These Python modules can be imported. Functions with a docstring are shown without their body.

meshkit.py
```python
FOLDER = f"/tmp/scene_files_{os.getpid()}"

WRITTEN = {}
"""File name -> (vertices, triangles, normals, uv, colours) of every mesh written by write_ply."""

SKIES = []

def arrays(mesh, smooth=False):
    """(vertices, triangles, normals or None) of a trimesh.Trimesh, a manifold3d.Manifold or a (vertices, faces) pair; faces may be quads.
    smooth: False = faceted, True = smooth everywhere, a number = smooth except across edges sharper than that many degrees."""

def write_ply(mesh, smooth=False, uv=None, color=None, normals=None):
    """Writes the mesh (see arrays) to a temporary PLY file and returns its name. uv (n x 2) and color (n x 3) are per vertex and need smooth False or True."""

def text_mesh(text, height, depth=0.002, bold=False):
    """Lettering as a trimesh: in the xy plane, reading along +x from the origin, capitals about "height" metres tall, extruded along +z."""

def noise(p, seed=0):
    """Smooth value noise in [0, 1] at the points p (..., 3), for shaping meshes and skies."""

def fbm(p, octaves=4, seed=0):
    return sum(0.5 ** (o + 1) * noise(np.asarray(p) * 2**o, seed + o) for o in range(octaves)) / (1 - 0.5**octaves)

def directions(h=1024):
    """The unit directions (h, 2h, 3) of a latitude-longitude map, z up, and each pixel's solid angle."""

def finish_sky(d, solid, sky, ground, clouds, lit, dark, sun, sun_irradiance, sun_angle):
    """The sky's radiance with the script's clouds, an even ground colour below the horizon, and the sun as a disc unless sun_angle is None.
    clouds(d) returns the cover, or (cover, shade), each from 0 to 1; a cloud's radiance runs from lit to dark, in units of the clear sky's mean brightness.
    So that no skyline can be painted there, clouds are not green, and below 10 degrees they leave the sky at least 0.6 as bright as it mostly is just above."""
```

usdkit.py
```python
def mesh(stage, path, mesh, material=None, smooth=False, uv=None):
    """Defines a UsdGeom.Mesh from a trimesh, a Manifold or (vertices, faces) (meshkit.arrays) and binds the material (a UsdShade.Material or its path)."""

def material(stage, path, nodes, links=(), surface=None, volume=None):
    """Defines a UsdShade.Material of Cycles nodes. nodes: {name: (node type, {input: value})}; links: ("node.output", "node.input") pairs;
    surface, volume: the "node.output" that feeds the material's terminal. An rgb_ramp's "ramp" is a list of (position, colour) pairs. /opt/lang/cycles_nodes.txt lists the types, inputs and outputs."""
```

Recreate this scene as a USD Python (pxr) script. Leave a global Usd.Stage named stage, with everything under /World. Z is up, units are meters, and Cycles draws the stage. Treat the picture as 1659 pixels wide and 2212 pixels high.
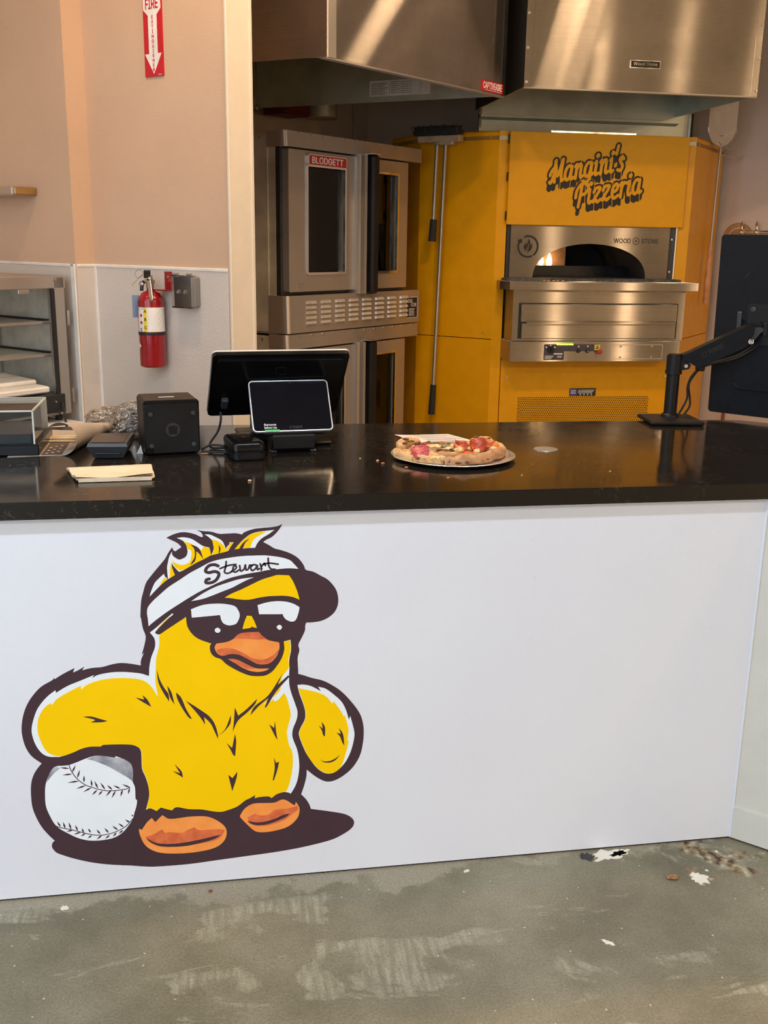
import math, random
import numpy as np, trimesh, usdkit, meshkit
import shapely.geometry as sg
from shapely import affinity
from shapely.ops import unary_union
from pxr import Usd, UsdGeom, UsdLux, UsdShade, Gf, Sdf

random.seed(7); RNG = np.random.default_rng(7)
stage = Usd.Stage.CreateInMemory()
UsdGeom.SetStageUpAxis(stage, 'Z'); UsdGeom.SetStageMetersPerUnit(stage, 1.0)
UsdGeom.Xform.Define(stage, '/World'); UsdGeom.Scope.Define(stage, '/World/Looks')

# ------------------------------------------------------------------ camera
YAW, PITCH, ROLL, FOCAL_PX = math.radians(9.907), math.radians(14.791), math.radians(0.9215), 2211.6
EYE = np.array([0.0, -2.0803, 1.42455])
fwd = np.array([math.sin(YAW)*math.cos(PITCH), math.cos(YAW)*math.cos(PITCH), -math.sin(PITCH)])
rt = np.array([math.cos(YAW), -math.sin(YAW), 0.0]); up = np.cross(rt, fwd)
rt, up = rt*math.cos(ROLL)+up*math.sin(ROLL), up*math.cos(ROLL)-rt*math.sin(ROLL)
cam = UsdGeom.Camera.Define(stage, '/World/Camera')
M = Gf.Matrix4d(*rt, 0, *up, 0, *(-fwd), 0, *EYE, 1)
cam.AddTransformOp().Set(M)
cam.CreateHorizontalApertureAttr(24.0); cam.CreateVerticalApertureAttr(32.0)
cam.CreateFocalLengthAttr(FOCAL_PX/1659*24.0)
cam.CreateClippingRangeAttr(Gf.Vec2f(0.05, 100))
cam.CreateExposureAttr(0.0)

# ------------------------------------------------------------------ lights
def rect_light(name, pos, size, color, power, rx=0, ry=0, rz=0):
    l = UsdLux.RectLight.Define(stage, '/World/'+name)
    l.CreateWidthAttr(size[0]); l.CreateHeightAttr(size[1])
    l.CreateColorAttr(Gf.Vec3f(*color)); l.CreateIntensityAttr(power)
    l.AddTranslateOp().Set(Gf.Vec3d(*pos)); l.AddRotateXYZOp().Set(Gf.Vec3f(rx, ry, rz))
def disk_light(name, pos, radius, color, power):
    l = UsdLux.DiskLight.Define(stage, '/World/'+name)
    l.CreateRadiusAttr(radius); l.CreateColorAttr(Gf.Vec3f(*color)); l.CreateIntensityAttr(power)
    l.AddTranslateOp().Set(Gf.Vec3d(*pos))
DAY, COOL, WARM = (0.70, 0.84, 1.0), (0.755, 0.865, 1.0), (1.0, 0.68, 0.40)
rect_light('shopfront_daylight', (-2.9, -6.4, 1.7), (3.6, 2.6), DAY, 3.2, rx=90)
rect_light('side_window_daylight', (-4.8, -3.4, 1.7), (4.4, 2.4), DAY, 3.2, ry=-90)
for i, x in enumerate((-2.4, -0.9, 0.6)):
    rect_light('dining_panel_near_%d' % (i+1), (x, -1.45, 3.12), (1.1, 0.16), COOL, 43)
    rect_light('dining_panel_far_%d' % (i+1), (x-.4, -3.8, 3.12), (1.2, 0.30), COOL, 22)
for i, x in enumerate((4.6, 5.6, 6.6)):
    rect_light('dining_strip_%d' % (i+1), (x, -4.4, 3.12), (0.11, 0.42), WARM, 680)
for i, (x, y, k) in enumerate([(-1.35, 1.0, .3), (-0.40, 1.35, 1.05), (0.55, 1.15, 1.3), (1.25, 1.05, 1.65), (2.12, 2.29, .13), (1.95, 2.72, .3), (0.9, 0.2, .8)]):
    disk_light('kitchen_downlight_%d' % (i+1), (x, y, 3.12), 0.085, WARM, 205*k)

# ------------------------------------------------------------------ materials
_m = {}
def mat(name, col, rough=0.5, metal=0.0, var=0.06, scale=14.0, bump=0.0, bscale=60.0, spec=0.5, coat=0.0, emit=None, estr=1.0, tangent=False, aniso=0.0, col2=None, ramp=(0.35, 0.65), detail=3.0, rvar=0.06, trans=0.0):
    """Principled material whose colour and roughness wander with object-space noise; two tones when col2 is given."""
    if name in _m: return _m[name]
    lo = tuple(c*(1-var) for c in col); hi = tuple(min(1, c*(1+var)) for c in col)
    if col2 is not None: lo, hi = col, col2
    nodes = {'tc': ('texture_coordinate', {}), 'n': ('noise_texture', {'scale': scale, 'detail': detail}),
             'r': ('rgb_ramp', {'ramp': [(ramp[0], lo), (ramp[1], hi)]}),
             'rr': ('map_range', {'from_min': 0.3, 'from_max': 0.7, 'to_min': max(0.02, rough-rvar), 'to_max': min(1, rough+rvar)}),
             'p': ('principled_bsdf', {'metallic': metal, 'specular_ior_level': spec, 'coat_weight': coat, 'anisotropic': aniso, 'transmission_weight': trans})}
    links = [('tc.object', 'n.vector'), ('n.fac', 'r.fac'), ('r.color', 'p.base_color'), ('n.fac', 'rr.value'), ('rr.result', 'p.roughness')]
    if emit: nodes['p'][1].update(emission_color=emit, emission_strength=estr)
    if bump:
        nodes['bn'] = ('noise_texture', {'scale': bscale, 'detail': 4.0}); nodes['b'] = ('bump', {'strength': 1.0, 'distance': bump})
        links += [('tc.object', 'bn.vector'), ('bn.fac', 'b.height'), ('b.normal', 'p.normal')]
    if aniso:
        nodes['g'] = ('geometry', {}); nodes['cx'] = ('vector_math', {'math_type': 'cross_product', 'vector2': (0, 0, 1)})
        links += [('g.normal', 'cx.vector1'), ('cx.vector', 'p.tangent')]
    _m[name] = usdkit.material(stage, '/World/Looks/'+name, nodes, links, surface='p.BSDF')
    return _m[name]
def glass(name, tint=(1, 1, 1), rough=0.02, ior=1.5, bump=0.0, bscale=30.0, extra=0.0):
    if name in _m: return _m[name]
    nodes = {'t': ('transparent_bsdf', {'color': tint}), 'g': ('glossy_bsdf', {'roughness': rough, 'color': (1, 1, 1)}),
             'f': ('fresnel', {'IOR': ior}), 'a': ('math', {'math_type': 'add', 'value2': extra, 'use_clamp': True}), 'm': ('mix_closure', {}),
             'tc': ('texture_coordinate', {}), 'n': ('noise_texture', {'scale': bscale, 'detail': 5.0}), 'b': ('bump', {'strength': 1.0, 'distance': bump})}
    links = [('f.fac', 'a.value1'), ('a.value', 'm.fac'), ('t.BSDF', 'm.closure1'), ('g.BSDF', 'm.closure2')]
    if bump: links += [('tc.object', 'n.vector'), ('n.fac', 'b.height'), ('b.normal', 'f.normal'), ('b.normal', 'g.normal')]
    _m[name] = usdkit.material(stage, '/World/Looks/'+name, nodes, links, surface='m.closure')
    return _m[name]

# ------------------------------------------------------------------ meshes (local: x right, y away, z up; a front faces -y)
def cat(*ms):
    out = []
    for m in ms: out += m if isinstance(m, list) else [m]
    return trimesh.util.concatenate(out)
def bx(x0, x1, y0, y1, z0, z1, b=0.0):
    if b <= 0:
        m = trimesh.creation.box((x1-x0, y1-y0, z1-z0)); m.apply_translation(((x0+x1)/2, (y0+y1)/2, (z0+z1)/2)); return m
    b = min(b, (x1-x0)*.49, (y1-y0)*.49, (z1-z0)*.49); P = []
    for sx in (0, 1):
        for sy in (0, 1):
            for sz in (0, 1):
                X, Y, Z = (x0, x1)[sx], (y0, y1)[sy], (z0, z1)[sz]; ix, iy, iz = X+b*(1-2*sx), Y+b*(1-2*sy), Z+b*(1-2*sz)
                P += [(X, iy, iz), (ix, Y, iz), (ix, iy, Z)]
    return trimesh.convex.convex_hull(np.array(P))
def polys(p): return [g for g in getattr(p, 'geoms', [p]) if g.area > 1e-9]
def pxy(p, z0, z1):
    if not hasattr(p, 'area'): p = sg.Polygon(p)
    ms = []
    for g in polys(p.buffer(0)):
        m = trimesh.creation.extrude_polygon(g, z1-z0, engine='earcut'); m.apply_translation((0, 0, z0)); ms.append(m)
    return cat(ms)
def pxz(p, y0, y1):
    """Outline in x, z extruded from y0 (front) to y1."""
    m = pxy(p, 0, y1-y0); v = m.vertices.copy(); m.vertices = np.c_[v[:, 0], y1-v[:, 2], v[:, 1]]; return m
def pyz(p, x0, x1):
    """Outline in y, z extruded along x."""
    m = pxy(p, 0, x1-x0); v = m.vertices.copy(); m.vertices = np.c_[x0+v[:, 2], v[:, 0], v[:, 1]]; return m
def rrect(x0, x1, z0, z1, r): return sg.box(x0+r, z0+r, x1-r, z1-r).buffer(r, quad_segs=5)
def ring(p, w): return p.difference(p.buffer(-w))
def disc(cx, cz, r, n=6): return sg.Point(cx, cz).buffer(r, quad_segs=n)
def tube(pts, r, n=8, close=False):
    pts = np.array(pts, float); k = len(pts); rr = np.broadcast_to(np.asarray(r, float), (k,))
    T = np.gradient(pts, axis=0) if not close else np.roll(pts, -1, 0)-np.roll(pts, 1, 0)
    T /= np.linalg.norm(T, axis=1, keepdims=True)+1e-12
    a = np.cross(T[0], [0, 0, 1.]); a = a if np.linalg.norm(a) > 1e-3 else np.cross(T[0], [0, 1., 0]); a /= np.linalg.norm(a); V = []
    for i in range(k):
        a = a-T[i]*(a@T[i]); a /= np.linalg.norm(a); b = np.cross(T[i], a)
        th = np.arange(n)*2*math.pi/n; V.append(pts[i]+rr[i]*(np.cos(th)[:, None]*a+np.sin(th)[:, None]*b))
    V = np.vstack(V); F = []
    for i in range(k if close else k-1):
        j = (i+1) % k
        for q in range(n):
            w = (q+1) % n; F += [(i*n+q, j*n+q, j*n+w), (i*n+q, j*n+w, i*n+w)]
    if not close:
        V = np.vstack([V, pts[0], pts[-1]]); c0, c1 = len(V)-2, len(V)-1
        for q in range(n):
            w = (q+1) % n; F += [(c0, q, w), (c1, (k-1)*n+w, (k-1)*n+q)]
    m = trimesh.Trimesh(V, F, process=False); m.fix_normals(); return m
def cyl(p0, p1, r, n=24, r2=None): return tube([p0, p1], [r, r if r2 is None else r2], n)
def lathe(prof, n=40): m = trimesh.creation.revolve(np.array(prof, float), sections=n); return m
def spline(pts, n=8):
    P = np.array(pts, float); Q = np.vstack([2*P[0]-P[1], P, 2*P[-1]-P[-2]]); out = []
    for i in range(1, len(Q)-2):
        for t in np.arange(n)/n:
            a, b, c, d = Q[i-1:i+3]; out.append(.5*((2*b)+(c-a)*t+(2*a-5*b+4*c-d)*t*t+(3*b-a-3*c+d)*t**3))
    return np.array(out+[P[-1]])
def mv(m, x=0, y=0, z=0, rx=0, ry=0, rz=0, s=None):
    m = m.copy()
    if s is not None: m.apply_scale(s)
    R = trimesh.transformations.euler_matrix(math.radians(rx), math.radians(ry), math.radians(rz)); m.apply_transform(R); m.apply_translation((x, y, z)); return m
def front(m):
    v = m.vertices.copy(); m = m.copy(); m.vertices = np.c_[v[:, 0], -v[:, 2], v[:, 1]]; return m
def txt(s, h, x, z, y, width=None, depth=0.0006, bold=False, center=False, ang=0.0):
    """Lettering that faces -y, standing on the plane y, from x (or centred there) with its baseline at z."""
    m = meshkit.text_mesh(s, h, depth, bold)
    if width: m.apply_scale((width/(m.bounds[1][0]-m.bounds[0][0]), 1, 1))
    m.apply_translation((-m.bounds[0][0]-((m.bounds[1][0]-m.bounds[0][0])/2 if center else 0), 0, 0))
    if ang: m.apply_transform(trimesh.transformations.rotation_matrix(math.radians(ang), (0, 0, 1)))
    m = front(m); m.apply_translation((x, y, z)); return m
def blob(r, seed=0, amp=0.15, freq=3.0, sub=3, sc=(1, 1, 1), octv=3):
    m = trimesh.creation.icosphere(sub, 1.0); v = m.vertices
    d = meshkit.fbm(v*freq+seed*7.3+50, octv, seed)-0.5
    m.vertices = v*(1+amp*2*d)[:, None]*np.array(sc)*r; return m

# ------------------------------------------------------------------ scene tree
_n = {}
def _path(parent, name):
    k = (parent, name); i = _n.get(k, 0); _n[k] = i+1
    return '%s/%s' % (parent, name if i == 0 else '%s_%03d' % (name, i))
def tag(p, label=None, cat_=None, group=None, kind=None):
    for k, v in (('label', label), ('category', cat_), ('group', group), ('kind', kind)):
        if v: p.SetCustomDataByKey(k, v)
def thing(name, label, cat_, loc=(0, 0, 0), rotz=0.0, group=None, kind=None):
    p = _path('/World', name); x = UsdGeom.Xform.Define(stage, p)
    x.AddTranslateOp().Set(Gf.Vec3d(*map(float, loc))); x.AddRotateZOp().Set(float(rotz))
    tag(x.GetPrim(), label, cat_, group, kind); return p
def part(parent, name, mesh, m, smooth=30, label=None, kind=None):
    p = _path(parent, name); g = usdkit.mesh(stage, p, mesh, m, smooth=smooth); tag(g.GetPrim(), label, kind=kind); return p
def solo(name, label, cat_, mesh, m, smooth=30, group=None, kind=None):
    p = _path('/World', name); g = usdkit.mesh(stage, p, mesh, m, smooth=smooth); tag(g.GetPrim(), label, cat_, group, kind); return p
MURAL = {
  'outline': [
    "-153,654 -150,688 -145,708 -138,729 -127,744 -113,761 -98,779 -90,793 -82,804 -80,798 -76,795 -63,804 -69,811 -76,816 -93,825 -83,830 -72,834 -59,836 -45,834 -33,830 -24,825 -20,824 -18,826 -22,834 -31,840 -18,837 -1,835 15,830 33,830 50,830 62,827 68,832 86,838 107,840 124,841 137,843 147,847 138,833 125,820 113,814 106,809 118,802 130,794 146,789 163,782 177,773 186,763 192,753 196,744 212,739 227,730 243,720 256,705 263,691 266,672 263,655 255,642 242,632 227,626 208,624 196,624 194,617 193,605 186,589 179,574 181,560 177,543 178,515 178,505 190,501 207,494 232,486 254,473 274,457 294,434 312,408 321,386 325,358 323,325 316,295 300,268 280,250 262,240 247,237 232,241 214,254 196,271 195,254 190,232 183,210 193,198 201,184 205,171 248,161 283,151 300,139 305,126 298,112 277,98 248,86 184,74 119,67 56,63 -7,59 -70,55 -131,55 -162,57 -192,62 -197,63 -243,70 -282,79 -319,92 -343,103 -357,111 -364,121 -366,128 -364,136 -359,141 -370,155 -383,175 -393,199 -400,226 -401,256 -399,282 -394,300 -386,315 -374,330 -393,348 -404,370 -409,396 -409,417 -405,440 -397,463 -384,485 -364,507 -340,521 -336,527 -335,523 -317,534 -293,546 -297,536 -287,540 -273,548 -278,540 -258,544 -237,545 -216,550 -198,552 -177,549 -157,544 -156,556 -149,573 -154,568 -147,592 -144,610 -149,628 -152,652",
  ],
  'white': [
    "-135,618 -121,629 -87,659 -83,652 -59,651 -57,629 -48,611 -34,598 -12,588 -5,586 -1,575 145,570 147,583 162,586 163,563 159,541 159,519 158,500 159,477 164,456 171,434 176,415 174,396 166,375 164,358 168,342 174,325 178,303 179,275 175,247 168,228 159,213 156,216 143,219 128,215 116,206 109,211 90,211 78,209 80,217 68,210 57,205 40,192 21,185 2,181 -19,185 -41,191 -68,194 -94,201 -105,194 -129,203 -138,195 -151,203 -161,200 -153,232 -153,254 -158,279 -165,301 -165,328 -166,346 -174,356 -188,362 -225,364 -246,364 -249,361 -272,362 -291,358 -310,350 -334,343 -343,343 -359,345 -372,354 -382,371 -388,392 -389,413 -382,439 -372,461 -354,483 -335,498 -334,492 -310,506 -282,517 -254,528 -259,521 -245,528 -217,532 -189,531 -159,526 -141,519 -139,542 -134,563 -126,584 -126,603",
    "176,479 190,479 207,474 228,461 222,472 239,466 258,450 274,433 284,413 291,388 294,397 300,374 304,351 300,324 292,299 280,278 262,261 247,257 232,262 216,277 199,304 191,321 179,357 182,374 192,395 193,414 188,435 180,460",
    "-132,698 -130,706 -121,727 -111,738 -101,747 -99,741 -96,738 -94,735 -112,719",
    "-93,735 -94,751 -94,762 -92,771 -89,783 -83,795 -82,787 -76,781 -69,777 -61,779 -54,784 -51,793 -52,802 -53,807 -57,815 -62,819 -72,824 -62,825 -51,824 -40,820 -29,812 -19,805 -6,801 -4,793 -3,784 -18,776 -33,769 -47,761 -63,752 -76,745",
    "-15,830 -4,829 8,823 18,817 23,811 27,800 28,797 31,802 35,806 36,811 45,811 38,801 32,792 16,788 -3,784 2,794 3,805 0,816 -6,823",
    "46,795 55,806 65,816 78,826 92,831 107,833 130,835 118,826 103,817 94,807 89,797 76,797 54,796",
    "-137,674 -127,687 -113,700 -92,718 -70,732 -49,746 -28,757 -7,768 14,774 42,778 67,780 95,780 115,779 143,774 162,767 170,759 176,752 180,747 159,749 137,748 117,747 99,744 71,740 38,733 13,724 -9,714 -30,704 -51,692 -72,679 -94,665 -115,650 -129,639 -137,632 -138,649 -139,661",
    "-47,684 -34,693 -16,704 5,714 26,721 55,729 86,732 70,726 52,717 38,710 19,703 -2,695 -23,688",
    "-48,666 -29,673 -12,676 12,676 32,673 45,668 51,659 54,649 52,639 46,629 37,626 29,626 19,631 14,641 13,647 11,652 9,650 -47,647",
    "92,669 111,674 131,676 153,674 170,668 182,660 180,649 176,636 171,629 163,628 153,633 147,641 145,648 142,646 95,648",
    "0,616 2,620 7,622 11,619 13,615 10,611 6,610 2,612",
    "132,617 134,620 138,622 142,620 144,615 141,611 138,610 134,613",
    "-344,321 -332,321 -318,322 -302,327 -284,334 -262,340 -245,338 -229,334 -221,330 -220,336 -206,329 -193,320 -186,308 -185,289 -186,271 -182,257 -182,230 -179,225 -181,211 -186,195 -190,181 -198,167 -213,149 -230,138 -248,134 -270,133 -291,136 -311,144 -329,156 -345,168 -356,181 -365,202 -372,227 -372,256 -369,280 -361,301 -353,315",
  ],
  'yellow': [
    "-113,614 -95,626 -78,637 -59,651 -57,629 -48,611 -34,598 -12,588 -5,586 -1,575 145,570 147,583 161,585 162,563 157,541 158,522 142,498 136,466 101,438 116,443 123,449 125,443 133,446 147,462 153,448 158,427 161,408 156,386 152,365 157,334 163,320 165,295 162,265 156,237 149,220 143,219 128,215 116,206 109,211 90,211 78,209 80,217 68,210 57,205 40,192 21,185 2,181 -19,185 -41,191 -68,194 -94,201 -105,194 -129,203 -138,195 -151,203 -160,201 -153,232 -153,254 -157,279 -164,301 -164,328 -165,346 -173,355 -188,361 -225,364 -246,364 -249,361 -272,362 -291,358 -310,350 -334,344 -356,352 -367,367 -374,389 -377,407 -375,430 -368,448 -356,463 -345,469 -344,464 -334,477 -311,491 -283,505 -282,496 -271,506 -245,515 -218,518 -190,517 -160,512 -140,498 -124,469 -128,505 -126,536 -124,560 -117,587 -116,608",
    "-119,626 -105,641 -87,659 -97,647 -107,635 -116,625",
    "178,471 197,466 219,459 239,448 254,429 256,436 272,411 279,396 281,400 286,383 290,363 288,335 291,336 285,308 275,276 262,261 247,258 232,263 216,278 199,304 192,321 180,357 183,374 193,395 194,413 189,435",
    "-111,720 -105,732 -99,739 -94,734 -104,727",
    "-89,737 -88,756 -85,772 -84,762 -81,751 -78,744",
    "-83,775 -75,769 -64,765 -54,767 -47,772 -44,781 -43,793 -46,798 -52,800 -52,807 -59,816 -46,812 -32,804 -22,795 -18,804 -6,800 -4,793 -3,784 -18,776 -33,769 -47,761 -63,753 -72,756 -79,763",
    "0,819 12,814 22,806 26,799 28,796 35,804 36,810 44,811 32,793 16,788 -2,784 3,795 2,807",
    "46,795 55,806 67,817 79,826 96,831 113,832 102,826 90,819 83,810 79,798 64,797 54,796",
    "23,689 37,697 59,706 80,716 102,726 123,732 136,735 160,733 167,722 173,708 178,694 182,677 170,683 154,687 137,688 117,688 97,686 73,682 51,684 37,687",
    "69,646 79,645 85,632 90,617 82,619 79,622 76,618 59,616 63,631",
  ],
  'dark': [
    "-123,615 -121,622 -85,656 -57,663 -58,651 -78,637 -101,622 -115,613",
    "-7,587 -11,578 -9,565 -1,555 12,549 22,538 38,526 58,514 75,507 92,505 107,506 121,514 131,526 142,544 148,564 147,584 124,592 10,598",
    "-45,809 -38,801 -36,792 -37,781 -42,772 -47,763 -37,772 -34,782 -33,794 -27,788 -19,776 -22,787 -25,796 -32,804",
    "-84,771 -82,765 -75,756 -70,750 -63,752 -74,745 -78,743 -81,751 -84,762",
    "13,806 17,799 15,788 13,788 14,798",
    "78,818 68,808 63,797 55,795 61,805 69,813",
  ],
  'marks': [
    "19,350 31,337 38,371 40,351 37,317 33,320 27,334",
    "21,272 30,263 41,278 39,263 29,231 24,256",
    "113,389 124,379 126,396 128,372 131,349 125,361",
    "123,308 127,293 134,296 130,276 122,251 119,250 124,279",
    "223,379 232,370 230,387 237,373 237,351 233,354 230,366",
    "263,358 273,354 268,370 278,353 281,324 276,334 271,348",
    "-283,433 -266,433 -250,427 -232,420 -246,418 -267,419 -257,424 -266,428",
    "-171,471 -153,465 -157,476 -147,465 -139,447 -153,457",
    "-100,291 -84,284 -95,307 -81,289 -78,273 -89,282",
    "225,296 234,289 249,289 262,295 271,303 262,291 249,285 234,287",
  ],
  'chest': [
    "-124,533 -119,510 -110,489 -102,475 -101,457 -113,480 -122,504",
    "-104,495 -95,477 -90,449 -99,468",
    "-86,478 -75,464 -66,438 -54,413 -61,417 -73,438 -83,461",
    "-66,457 -50,445 -34,432 -17,417 -6,399 0,376 1,361 -6,379 -14,399 -28,416 -26,397 -37,417 -53,440",
    "1,369 17,384 30,417 28,396 14,378",
    "39,434 46,414 65,429 88,452 82,438 65,420 45,402 33,377 36,399",
    "72,413 82,434 112,458 136,495 144,509 133,482 156,503 159,500 130,467 109,433 104,430 112,452 91,434",
  ],
  'orange': [
    "-1,577 2,584 5,586 23,588 37,593 45,600 51,605 65,608 94,608 100,600 110,590 123,585 136,582 138,577 137,564 132,552 123,539 113,533 101,532 89,534 76,542 62,551 49,558 34,560 26,559 19,557 9,559 2,567",
    "26,549 36,549 49,545 64,536 79,527 92,523 115,522 107,517 92,515 75,518 59,526 42,538",
    "46,170 55,184 68,193 83,196 121,194 137,200 149,198 168,183 171,192 178,179 179,166 173,149 155,132 130,124 101,121 79,125 64,140 51,156 45,165",
    "-178,155 -172,151 -160,169 -149,179 -142,168 -126,184 -109,173 -66,175 -29,172 -5,159 11,142 14,124 7,106 -12,92 -47,85 -90,84 -130,89 -154,100 -169,117 -177,141",
  ],
  'red': [
    "41,595 51,605 65,608 94,608 100,600 111,590 85,591 63,594",
    "3,570 15,574 34,573 49,567 66,557 76,549 93,544 109,545 126,554 137,566 133,552 123,539 113,533 101,532 89,534 76,542 62,551 49,558 34,560 26,559 19,557 9,559",
    "26,549 36,549 49,545 64,536 79,527 85,523 67,524 59,529 42,538",
    "61,162 80,171 89,165 108,165 121,175 133,177 152,177 175,182 176,173 159,159 139,146 108,138 82,139 67,147",
    "-165,133 -147,138 -128,149 -122,139 -110,140 -85,136 -73,142 -57,148 -48,140 -36,139 -5,138 10,135 1,118 -18,109 -68,104 -114,103 -142,109 -159,122",
  ],
  'slit': [
    "61,153 89,147 121,153 140,161 157,164 146,155 114,143 89,140 70,145",
    "-164,131 -144,117 -120,111 -83,111 -43,116 1,124 -12,115 -43,107 -84,102 -130,106 -153,118",
  ],
  'grey': [
    "-262,340 -245,338 -229,334 -206,329 -193,320 -186,308 -186,271 -196,282 -217,298 -239,314 -265,328 -280,333",
    "-344,321 -353,315 -361,301 -367,284 -352,303 -337,315",
  ],
  'seam': [
    "-318,322 -314,308 -304,289 -287,272 -273,265 -260,259 -242,254 -224,253 -206,254 -193,257",
    "-356,178 -344,172 -325,166 -304,158 -283,150 -262,146 -240,148 -220,155 -204,165 -190,181",
  ],
  'stitch': [
    "-337,317 -319,314",
    "-333,299 -314,300",
    "-323,280 -301,282",
    "-306,264 -287,270",
    "-292,255 -275,264",
    "-274,246 -263,257",
    "-261,244 -252,254",
    "-245,240 -233,255",
    "-233,235 -224,252",
    "-214,237 -209,253",
    "-197,242 -194,255",
    "-304,321 -312,305",
    "-296,309 -302,291",
    "-288,295 -289,279",
    "-274,284 -273,268",
    "-267,280 -261,262",
    "-255,275 -246,258",
    "-241,268 -231,256",
    "-228,266 -214,257",
    "-209,267 -193,258",
    "-351,188 -345,175",
    "-339,186 -335,170",
    "-327,184 -323,167",
    "-314,176 -309,162",
    "-300,167 -297,156",
    "-287,165 -282,155",
    "-269,161 -262,149",
    "-252,163 -244,151",
    "-235,167 -224,156",
    "-222,172 -211,162",
    "-207,180 -197,172",
    "-192,191 -190,187",
    "-333,161 -320,164",
    "-318,153 -304,157",
    "-303,147 -294,153",
    "-289,141 -280,147",
    "-270,136 -259,145",
    "-252,136 -242,144",
    "-235,140 -227,149",
    "-222,146 -213,154",
  ],
  'word': [
    "11,760 4,763 -6,762 -13,756 -15,749 -8,746 3,748 11,745 12,739 7,730 0,725 -8,723 -15,724 -14,730 -8,732",
    "28,769 27,758 24,747 28,743 35,744 39,747",
    "15,754 32,760 48,762",
    "39,747 47,752 49,757 45,759 42,754 42,747 47,745 54,749",
    "56,759 58,747 65,751 68,760 69,749 74,751 77,759 82,758",
    "92,758 85,760 79,754 82,747 89,751 93,758 93,749 98,751",
    "99,761 102,751 101,747",
    "102,756 108,762 110,757",
    "116,773 117,757 122,749 130,748",
    "106,760 118,762 137,759",
  ],
}

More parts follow.
